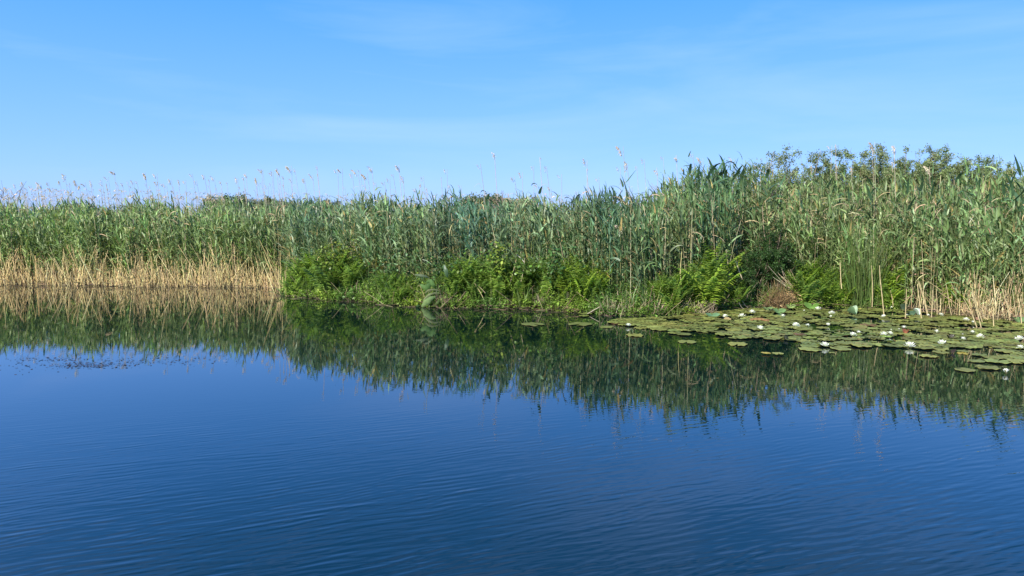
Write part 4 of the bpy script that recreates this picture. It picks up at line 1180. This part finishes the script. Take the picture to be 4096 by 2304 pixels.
for nm, sl, col, rad in (("mat", slice(0, 230), (.52, .37, .19), .0085), ("stalk_fan", slice(230, 250), (.46, .38, .26), .005), ("roots", slice(250, 400), (.17, .115, .055), .005)):
    a, b = P0[sl], P1[sl]
    v, q, k = tubes(a[:, None] * (1 - t) + b[:, None] * t + rng.normal(0, .01, (len(a), 3, 3)), np.tile([rad, rad * .8, rad * .5], (len(a), 1)), 4)
    link(nm, Geo().add(v, q, rep(vary(col, len(a), .25, .05, rng), k)).mesh("heap_" + nm, M_STRAW), r)
# a bank of packed dead matter under the heap
def lump(name, cx, cy, sx, sy, sz, col, mat, label, cat, z=-.03, seed=1, nu=26, nv=10, amp=.16):
    rng = np.random.default_rng(seed)
    u = np.linspace(0, 2 * PI, nu, endpoint=False); v_ = np.linspace(0, PI, nv)
    U, V = np.meshgrid(u, v_, indexing='ij')
    rad = 1 + amp * (np.sin(3 * U + seed) * np.sin(V) + .6 * np.sin(7 * U + 2 * V) * np.sin(V)) + rng.normal(0, .03, U.shape)
    Vt = np.stack([sx * rad * np.cos(U) * np.sin(V), sy * rad * np.sin(U) * np.sin(V), sz * rad * np.cos(V)], 2)
    i, j = np.meshgrid(np.arange(nu), np.arange(nv - 1), indexing='ij'); i2 = (i + 1) % nu
    q = np.stack([i * nv + j, i * nv + j + 1, i2 * nv + j + 1, i2 * nv + j], 2).reshape(-1, 4)
    g = Geo().add(Vt.reshape(-1, 3), q, col)
    return link(name, g.mesh(name, mat, True), None, (cx, cy, z)) if label is None else tag(link(name, g.mesh(name, mat, True), None, (cx, cy, z)), label, cat)
q_ = lump("mound", p[0] + .1, Yh + .12, .60, .2, .16, (.035, .026, .018), M_BARK, None, None); q_.parent = r; q_.location = (.1, .14, -.02)

# floating brown rhizomes and odd leaves
def rhiz(px0, px1, py, rad, col, label):
    a, b = gp(px0, py), gp(px1, py + 2); n_ = 12; t = np.linspace(0, 1, n_)
    P = a[None] * (1 - t)[:, None] + b[None] * t[:, None]; P[:, 1] += .03 * np.sin(t * 5); P[:, 2] = .008 + .012 * np.sin(t * PI)
    org = P[0].copy(); rr_ = rad * (.6 + .5 * np.sin(t * PI) + .12 * np.sin(t * 23))
    v, q, k = tubes((P - org)[None], rr_[None], 8)
    return tag(link("floating_rhizome", Geo().add(v, q, col).mesh("rhizome", M_BARK, True), None, tuple(org)), label, "root")
rhiz(2998, 3076, 1283, .034, (.17, .10, .045), "thick brown lily root floating among the pads")
rhiz(2896, 2924, 1279, .03, (.22, .17, .08), "short tan root lump beside a white lily")

# ------------------------------------------------------------------ lily pads
def pad_mesh(seed, col, wave=.05, spread=0.0):
    rng = np.random.default_rng(seed)
    nu = 34; a0 = .13 + rng.uniform(0, .12)
    ang = np.linspace(a0, 2 * PI - a0, nu)
    rings = [0.0, .3, .62, .86, 1.0]
    V = []
    ph = rng.uniform(0, 6, 4)
    for rk in rings:
        rr_ = rk * (1 + .03 * np.sin(ang * 3 + ph[0]) + .02 * np.sin(ang * 8 + ph[1]))
        z = (rk ** 3) * (wave * .5 * np.sin(ang * 5 + ph[2]) + wave * .5 * np.sin(ang * 9 + ph[3])) + wave * .25 * rk ** 4 + rng.normal(0, .002, nu) * rk
        V.append(np.stack([rr_ * np.cos(ang), rr_ * np.sin(ang) * .97, z], 1))
    V = np.concatenate(V)
    i, j = np.meshgrid(np.arange(len(rings) - 1), np.arange(nu - 1), indexing='ij')
    q = np.stack([i * nu + j, (i + 1) * nu + j, (i + 1) * nu + j + 1, i * nu + j + 1], 2).reshape(-1, 4)
    top_n = len(V)
    # thin underside so that the pad is not paper
    Vb = V - np.array([0, 0, .012]); qb = q[:, ::-1] + top_n
    edge = (len(rings) - 1) * nu + np.arange(nu - 1)
    qe = np.stack([edge, edge + top_n, edge + 1 + top_n, edge + 1], 1)
    g = Geo()
    veins = (1 + .10 * np.cos(np.tile(ang, len(rings)) * 12))[:, None]
    g.add(np.concatenate([V, Vb]), np.concatenate([q, qb, qe]), np.clip(np.array(col) * np.concatenate([veins * np.ones((1, 3)), veins * np.array([[1.5, .9, .9]])]), 0, 1))
    return g.mesh("lily_pad", M_PAD, True)
PG = (.19, .215, .05)
PADS = [pad_mesh(s, c_, w_) for s, (c_, w_) in enumerate([(PG, .05), (PG, .07), ((.21, .22, .05), .05), ((.16, .195, .048), .08), ((.17, .20, .052), .04), ((.20, .21, .048), .09)])]
PAD_Y = pad_mesh(40, (.36, .30, .05), .05); PAD_R = pad_mesh(41, (.13, .075, .035), .06)
EDGE = [(2440, 1296), (2500, 1304), (2600, 1318), (2700, 1338), (2760, 1346), (2860, 1352), (2960, 1356), (3060, 1360), (3160, 1370), (3250, 1388), (3400, 1394), (3540, 1392), (3660, 1400), (3760, 1412), (3900, 1420), (4000, 1438), (4300, 1452)]
SING = [(2133, 1298, 100), (2230, 1300, 0), (2322, 1297, 104), (2425, 1309, 60), (2540, 1342, 76), (2748, 1369, 76), (2950, 1378, 92), (3120, 1418, 0), (3240, 1399, 90), (3362, 1397, 84), (3328, 1413, 26), (3440, 1374, 80), (3715, 1427, 72),
        (3860, 1483, 74), (3950, 1474, 92), (3905, 1448, 66), (3990, 1449, 96), (4050, 1437, 100), (4075, 1451, 90), (4035, 1412, 70), (2340, 1257, 60), (2335, 1266, 40)]
SLAB = {0: "lone wavy-edged lily pad floating farthest left", 2: "second lone lily pad from the left, just below the bright fern", 3: "narrow lily pad between the lone pads and the mat", 4: "lily pad floating free below the first white lily", 5: "lone oval lily pad left of centre below the mat",
        6: "lone lily pad on open water right of the other free one", 8: "lily pad with a white lily at its right edge", 9: "broad pad just right of the lily on open water", 10: "tiny lily pad between two larger ones at the mat's front", 11: "rounded pad behind the front lily",
        13: "ragged lily pad nearest the viewer at the left of the outermost group", 14: "large lily pad in the outermost group toward the viewer", 15: "pad left of the frame-edge pads", 16: "long lily pad left of the frame edge", 17: "large pad at the frame edge, upper one", 18: "large pad at the frame edge, lower one",
        19: "pad above the frame-edge pads", 20: "small pad in the water beside the orange leaf", 21: "smallest pad under the floating sticks"}
rr = random.Random(33)
npad = 0
zoff = 0
def put_pad(px, py, wpx, label, mesh=None, tilt=.02, group="lily pads on the water"):
    global npad, zoff
    p = gp(px, py)
    r_ = wpx / 2 / FPX * p[1]
    zoff = (zoff + 1) % 23
    o = link("lily_pad", mesh or rr.choice(PADS), None, (p[0], p[1], .004 + .0007 * zoff + tilt * r_ * .6), (rr.uniform(-tilt, tilt), rr.uniform(-tilt, tilt), rr.uniform(0, 6.28)), (r_, r_ * rr.uniform(.85, 1.05), r_ * .8))
    tag(o, label, "lily pad", group); npad += 1
    return o
for i, (px, py, w) in enumerate(SING):
    if w: put_pad(px, py, w, SLAB.get(i, "free lily pad at the front of the mat"))
put_pad(3065, 1417, 40, "yellow half of a decaying lily pad on open water", PAD_Y)
put_pad(3112, 1419, 50, "green lily pad touching the decaying yellow one")
put_pad(3715, 1425, 70, "yellowing lily pad at the front right of the mat", PAD_Y)
put_pad(3850, 1415, 50, "yellow-green lily pad right of the yellowing one", PAD_Y)
put_pad(3690, 1364, 26, "small yellow leaf on the mat among the pads", PAD_Y)
put_pad(2405, 1257, 34, "orange dead leaf floating at the tip of the sticks", pad_mesh(43, (.38, .14, .03), .05))
put_pad(3635, 1275, 40, "brownish pad next to the leaning stalks", PAD_R)
ex = np.array([e[0] for e in EDGE]); ey = np.array([e[1] for e in EDGE])
def pad_zone(px, py):
    f = "mat's front" if py > np.interp(px, ex, ey) - 35 else ("mat's back row" if py < np.interp(px, [2400, 3000, 3600, 4096], [1285, 1262, 1262, 1305]) else "mid-mat")
    for c1, s in ((2650, "below the sedge tufts"), (2820, "below the tall bright fern"), (2960, "left of the paired white lilies"), (3100, "around the floating brown root"), (3260, "below the litter heap"), (3420, "around the front white lily"), (3600, "below the tall grass tuft"),
                  (3760, "before the upright lily leaf"), (3930, "before the leaning straw stalks"), (9999, "near the frame edge")):
        if px < c1: return f"green pad in the {f} {s}"
placed = []
tries = 0
while npad < 292 and tries < 30000:
    tries += 1
    px = rr.uniform(2450, 4210); lo = float(np.interp(px, ex, ey))
    x_, y_ = col_to_xy(px, 0.0)
    hi = {True: 1232, False: 1232}[True]
    hi = float(np.interp(px, [2450, 2560, 2700, 2820, 2950, 3550, 3700, 3950, 4200], [1288, 1280, 1274, 1262, 1245, 1245, 1256, 1286, 1296]))
    u = rr.random(); py = hi + (lo - hi) * u ** 1.15
    p = gp(px, py); r_ = rr.uniform(.085, .155)
    if rr.random() < .2: r_ *= .7
    # open leads in the mat
    lead = math.sin(p[0] * 2.1 + 1.3) * math.sin(p[1] * 4.3) + .5 * math.sin(p[0] * 5.2)
    if lead > 1.05: continue
    if any((p[0] - a) ** 2 + (p[1] - b) ** 2 < ((r_ + c_) * .56) ** 2 for a, b, c_ in placed): continue
    placed.append((p[0], p[1], r_))
    put_pad(px, py, 2 * r_ * FPX / p[1], pad_zone(px, py), PAD_R if rr.random() < .015 else None, tilt=.035)
print("pads", npad, tries)
# the rest of the mat, smaller pads filling the gaps
G = Geo(); rngp = np.random.default_rng(8); cnt = 0
for _ in range(3000):
    px = rngp.uniform(2450, 4250); lo = float(np.interp(px, ex, ey)) - 6
    hi = float(np.interp(px, [2450, 2560, 2700, 2820, 2950, 3550, 3700, 3950, 4200], [1284, 1277, 1270, 1256, 1236, 1238, 1250, 1280, 1290]))
    py = hi + (lo - hi) * rngp.random() ** 1.7
    p = gp(px, py); r_ = rngp.uniform(.05, .13)
    if math.sin(p[0] * 2.1 + 1.3) * math.sin(p[1] * 4.3) + .5 * math.sin(p[0] * 5.2) > .95: continue
    ang = np.linspace(.15, 2 * PI - .15, 15) + rngp.uniform(0, 6.28)
    z0 = .006 + .012 * rngp.random(); tx, ty = rngp.normal(0, .035, 2)
    ring = np.stack([p[0] + r_ * np.cos(ang), p[1] + r_ * np.sin(ang), z0 + r_ * (tx * np.cos(ang) + ty * np.sin(ang)) + .006 * np.sin(ang * 6) + .005], 1)
    V = np.concatenate([[[p[0], p[1], z0]], ring]); k_ = np.arange(1, 15)
    G.add(V, np.stack([0 * k_, k_, k_ + 1, k_ + 1], 1), vary((.185, .205, .05), 1, .25, .07, rngp)[0]); cnt += 1
    if cnt > 1050: break
o = link("lily_pad_mat", G.mesh("lily_pad_mat", M_PAD, True))
tag(o, "closely packed smaller lily pads filling the gaps of the mat", "lily pads", kind="stuff")

# raised and folded lily leaves standing out of the mat
def raised_leaf(px, py, wpx, hpx, label, col=(.10, .17, .05), fold=.5, pitch=1.0, rz=0.0):
    p = gp(px, py); Y = p[1]; r_ = wpx / 2 / FPX * Y
    nu = 26; ang = np.linspace(.12, 2 * PI - .12, nu); V = []
    for rk in (0, .4, .75, 1.0):
        x = rk * np.cos(ang + PI / 2) ; y = rk * np.sin(ang + PI / 2)
        V.append(np.stack([x * r_, y * r_ * (hpx / wpx), fold * r_ * (np.abs(x) ** 1.5) + .03 * r_ * np.sin(ang * 7) * rk], 1))
    V = np.concatenate(V); i, j = np.meshgrid(np.arange(3), np.arange(nu - 1), indexing='ij')
    q = np.stack([i * nu + j, (i + 1) * nu + j, (i + 1) * nu + j + 1, i * nu + j + 1], 2).reshape(-1, 4)
    n_ = len(V); Vb = V - np.array([0, 0, .003])
    g = Geo().add(np.concatenate([V, Vb]), np.concatenate([q, q[:, ::-1] + n_]), col)
    zc = hpx / 2 / FPX * Y * math.sin(min(pitch, PI / 2))
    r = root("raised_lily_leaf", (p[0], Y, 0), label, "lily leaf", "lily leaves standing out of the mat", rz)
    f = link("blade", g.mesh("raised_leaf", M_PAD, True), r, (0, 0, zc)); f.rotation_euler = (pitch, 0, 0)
    v, q, k = tubes([[(0, 0.02, -.05), (0, .02, zc * .5), (0, .01, zc)]], [[.004, .004, .003]], 5)
    link("stalk", Geo().add(v, q, (.12, .15, .06)).mesh("leaf_stalk", M_STEM), r)
raised_leaf(3625, 1222, 55, 62, "large round lily leaf standing upright behind the straw stalk", fold=.25, pitch=1.25, col=(.085, .16, .05))
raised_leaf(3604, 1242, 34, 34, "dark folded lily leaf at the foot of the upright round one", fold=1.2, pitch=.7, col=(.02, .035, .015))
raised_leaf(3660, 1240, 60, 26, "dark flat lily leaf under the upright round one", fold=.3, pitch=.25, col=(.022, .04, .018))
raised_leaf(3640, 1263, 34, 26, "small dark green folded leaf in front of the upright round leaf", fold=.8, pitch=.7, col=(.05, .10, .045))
raised_leaf(3662, 1262, 22, 34, "pale shiny curled leaf edge beside the small folded leaf", fold=1.6, pitch=.9, rz=.6, col=(.30, .38, .28))
raised_leaf(3405, 1258, 42, 36, "light curled lily leaf rolled up left of the lone straw stalk", fold=1.5, pitch=.35, rz=.8, col=(.11, .19, .09))
raised_leaf(3247, 1237, 56, 34, "large green lily leaf tilted up right of the litter heap", fold=.7, pitch=.65, rz=-.5, col=(.09, .17, .035))
raised_leaf(3116, 1253, 50, 30, "broad shiny lily leaf lifted off the mat below the litter heap", fold=.35, pitch=.6, col=(.09, .16, .05))
raised_leaf(3160, 1234, 40, 24, "lily leaf with a pale blotch below the litter heap", fold=.5, pitch=.6, col=(.14, .20, .06))
raised_leaf(3070, 1240, 40, 22, "half lifted lily leaf left of the broad shiny one", fold=.4, pitch=.45, col=(.10, .15, .05))
raised_leaf(2850, 1268, 56, 30, "bluish lily leaf lifted left of the first paired lily", fold=.3, pitch=.45, col=(.08, .15, .07))
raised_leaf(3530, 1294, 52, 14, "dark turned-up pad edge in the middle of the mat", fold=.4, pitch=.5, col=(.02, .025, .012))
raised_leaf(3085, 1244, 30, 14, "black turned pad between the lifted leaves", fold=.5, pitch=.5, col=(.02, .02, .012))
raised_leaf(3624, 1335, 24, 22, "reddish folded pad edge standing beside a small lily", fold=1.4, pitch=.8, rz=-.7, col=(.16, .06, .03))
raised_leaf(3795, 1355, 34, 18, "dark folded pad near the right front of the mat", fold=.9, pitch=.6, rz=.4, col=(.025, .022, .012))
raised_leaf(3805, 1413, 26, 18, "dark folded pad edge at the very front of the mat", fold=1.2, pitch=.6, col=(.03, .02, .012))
raised_leaf(3905, 1283, 26, 20, "pinkish brown upturned pad at the foot of the leaning stalks", fold=.8, pitch=.7, col=(.18, .10, .06))
raised_leaf(3760, 1202, 20, 40, "pale curled lily leaf standing between straw stalks", fold=1.5, pitch=1.2, rz=.5, col=(.30, .38, .30))
raised_leaf(4070, 1290, 50, 34, "green lily leaf lifted between stalks at the frame edge", fold=.5, pitch=.6, col=(.09, .15, .05))
raised_leaf(3140, 1360, 18, 20, "small black folded pad by the open lily at the front left", fold=1.2, pitch=.9, col=(.02, .025, .012))

# ------------------------------------------------------------------ white water lilies
def flower_mesh(seed, openness):
    rng = np.random.default_rng(seed); g = Geo()
    for k, (n_, L, el, w) in enumerate(((7, .070, .15, .026), (8, .064, .55, .024), (8, .054, .95, .021), (6, .042, 1.25, .017))):
        el = el + (1 - openness) * .65
        a = np.arange(n_) / n_ * 2 * PI + k * .4 + rng.normal(0, .08, n_)
        P = np.stack([np.cos(a) * .008, np.sin(a) * .008, np.full(n_, .004 * k)], 1)
        v, q, kk = strips(P, a, el + rng.normal(0, .08, n_), -.35, L * rng.uniform(.9, 1.1, n_), w, 5, rng.normal(0, .1, n_), 1, 'oval')
        g.add(v, q, rep(vary((.82, .82, .76), n_, .03, .01, rng), kk))
    petals = g.mesh("lily_petals", M_PETAL, True)
    n_ = 26; a = rng.uniform(0, 2 * PI, n_)
    P = np.stack([np.cos(a) * .006, np.sin(a) * .006, np.full(n_, .012)], 1)
    v, q, kk = strips(P, a, rng.uniform(.8, 1.4, n_), -.3, .022, .004, 2, 0, 1, 'tip')
    st = Geo().add(v, q, (.75, .45, .04)).mesh("lily_stamens", M_STAMEN)
    n_ = 4; a = np.arange(4) * PI / 2 + .3
    P = np.stack([np.cos(a) * .006, np.sin(a) * .006, np.full(n_, -.003)], 1)
    v, q, kk = strips(P, a, .05 + (1 - openness) * .9, -.3, .068, .024, 4, 0, 1, 'oval')
    sp = Geo().add(v, q, (.16, .16, .06)).mesh("lily_sepals", M_BROAD, True)
    return petals, st, sp
FL = {'open': [flower_mesh(s, 1.0) for s in range(3)], 'cup': [flower_mesh(5 + s, .6) for s in range(3)], 'bud': [flower_mesh(9, .12)]}
def F5(x, y): return (2000 + x * .4486, 1150 + y * .4486)
def F6(x, y): return (2996 + x * .4486, 1150 + y * .4486)
LILIES = [
 (F5(1143, 352), 1.0, 'open', "white water lily floating alone farthest left, off the mat's edge"),
 (F5(2008, 270), 1.0, 'open', "white lily above the tan root lump, left of two others"),
 (F5(2158, 270), 1.3, 'open', "large open white lily left of the floating brown root"),
 (F5(2247, 232), 1.2, 'open', "wide white lily behind the floating brown root"),
 (F6(30, 236), .9, 'cup', "white lily just behind the right end of the brown root"),
 (F6(100, 384), 1.4, 'open', "big star-shaped lily in front of the floating brown root"),
 (F6(300, 268), 1.0, 'open', "white lily to the right of the brown root"),
 (F6(483, 160), 1.0, 'cup', "pinkish white lily close under the litter heap"),
 (F6(615, 206), 1.3, 'open', "large lily right of the tilted lily leaf below the litter heap"),
 (F6(737, 242), 1.2, 'open', "large tilted lily with a yellow spot to its left"),
 (F6(730, 272), .6, 'cup', "small white blossom directly before the large tilted lily"),
 (F6(490, 218), .5, 'bud', "cream bud left of the large lily by the tilted leaf"),
 (F6(418, 352), 1.2, 'open', "open lily of a pair, the left one, right of the star-shaped lily"),
 (F6(522, 356), 1.0, 'open', "right lily of the pair beyond the star-shaped lily"),
 (F6(702, 347), .8, 'cup', "small lily alone right of the pair in the mat's middle"),
 (F6(925, 438), 1.1, 'open', "open lily with a small cupped one at its upper right"),
 (F6(978, 418), .8, 'cup', "small cupped lily at the upper right of an open one"),
 (F6(1202, 436), 1.2, 'open', "open lily, left one of the touching pair mid-mat"),
 (F6(1253, 428), 1.0, 'cup', "cupped lily, right one of the touching pair mid-mat"),
 (F6(676, 535), 1.3, 'open', "lily on the front edge between two broad pads"),
 (F6(1380, 374), .9, 'cup', "lily beside the reddish folded pad edge"),
 (F6(1335, 386), .4, 'bud', "tiny yellowish bud left of the lily at the reddish pad"),
 (F6(1268, 392), .35, 'bud', "tiniest bud behind the touching pair of lilies"),
 (F6(1202, 272), .9, 'cup', "lily at the foot of the lone straw stalk"),
 (F6(1410, 258), .6, 'open', "flat white lily at the foot of the stalk by the upright leaf"),
 (F6(1600, 260), .6, 'cup', "small lily at the foot of the two crossed leaning stalks"),
 (F6(1710, 258), 1.0, 'open', "lily between the crossed stalks and the stubble"),
 (F6(1657, 172), .7, 'cup', "lily far back between thin straw stalks"),
 (F6(1970, 228), 1.1, 'cup', "large lily behind the lone leaning stalk"),
 (F6(1955, 248), .7, 'cup', "small lily just below the large one at the leaning stalk"),
 (F6(1937, 300), 1.0, 'open', "lily left of the lone leaning stalk's foot"),
 (F6(2000, 324), .7, 'cup', "roundish lily touching the lone leaning stalk"),
 (F6(2000, 372), .3, 'bud', "tiny bud at the foot of the lone leaning stalk"),
 (F6(1670, 412), .9, 'cup', "lily in the mid-mat between the reddish pad and the dark folded pad"),
 (F6(1992, 418), .9, 'cup', "lily above the pink fallen petal area at the right"),
 (F6(2062, 454), 1.1, 'open', "open lily with a dark pad fold at its right"),
 (F6(1907, 476), .8, 'cup', "small lily lower left of the one with the dark fold"),
 (F6(1903, 432), .35, 'bud', "pink bud on the mat near the right front"),
 (F6(1430, 540), 1.5, 'open', "largest lily at the very front edge of the mat"),
 (F6(1724, 514), 1.2, 'open', "open lily right of the largest front one"),
 (F6(2412, 474), 1.2, 'open', "big lily near the frame edge in the upper row"),
 (F6(2420, 554), 1.0, 'open', "lily near the frame edge in the lower row"),
 (F6(2290, 772), .9, 'bud', "half-closed lily alone on the open water nearest the viewer"),
 (F6(2405, 266), .6, 'cup', "small lily between stalks at the frame edge"),
 (F6(1272, 190), .7, 'cup', "pale lily near the bank right of the lone straw stalk"),
 (F6(2240, 190), .5, 'cup', "tiny lily deep among the right-hand stalks"),
]
rr = random.Random(44)
for (px, py), s, kind, lb in LILIES:
    p = gp(px, py); pm, sm_, sp = rr.choice(FL[kind])
    r = root("water_lily", (p[0], p[1], .02), lb, "water lily", "white water lilies", rr.uniform(0, 6), s * .95)
    f = link("petals", pm, r); link("stamens", sm_, r); link("sepals", sp, r)
    r.scale = (s * .78,) * 3
    r.rotation_euler = (rr.uniform(-.15, .35), rr.uniform(-.15, .15), rr.uniform(0, 6))

# ------------------------------------------------------------------ floating specks on the left water, scum at the bank foot
G = Geo()
n = 620
cen = [(200, 1438, 130, 7, 110), (340, 1462, 130, 9, 260), (560, 1448, 230, 13, 160), (120, 1470, 160, 22, 50), (750, 1430, 200, 14, 40)]
pts = []
for cx, cy, sx, sy, k in cen:
    for _ in range(k): pts.append(gp(cx + R.normal(0, sx * .6), cy + R.normal(0, sy * .7)))
P = np.array(pts); n = len(P)
az = R.uniform(0, 2 * PI, n); L = R.uniform(.012, .042, n); P[:, 2] = .004
v, q, k = strips(P, az, R.uniform(-.02, .12, n), .1, L, L * R.uniform(.3, .8, n), 3, R.normal(0, .1, n), 1, 'oval')
v[:, 2] = np.maximum(v[:, 2], .003)
G.add(v, q, rep(vary((.035, .032, .034), n, .4, .1), k))
n = 1500
cc = R.uniform(-400, 2300, n); off = -R.uniform(0, 1, n) ** 2 * np.where(cc < 1120, 1.1, .5); t = (cc - 2048) / FPX; xx = t * 15.
for _ in range(6): xx = t * (shore(xx) + off)
P = np.stack([xx, shore(xx) + off, np.full(n, .004)], 1)
L = R.uniform(.02, .10, n)
v, q, k = strips(P, R.uniform(0, 2 * PI, n), 0.02, .03, L, L * R.uniform(.12, .5, n), 3, 0, 1, 'oval'); v[:, 2] = np.maximum(v[:, 2], .0035)
G.add(v, q, rep(vary((.10, .085, .045), n, .4, .1), k))
o = link("floating_debris", G.mesh("floating_debris", M_WEED))
tag(o, "scattered dark flecks of weed floating on the left water", "debris", kind="stuff")
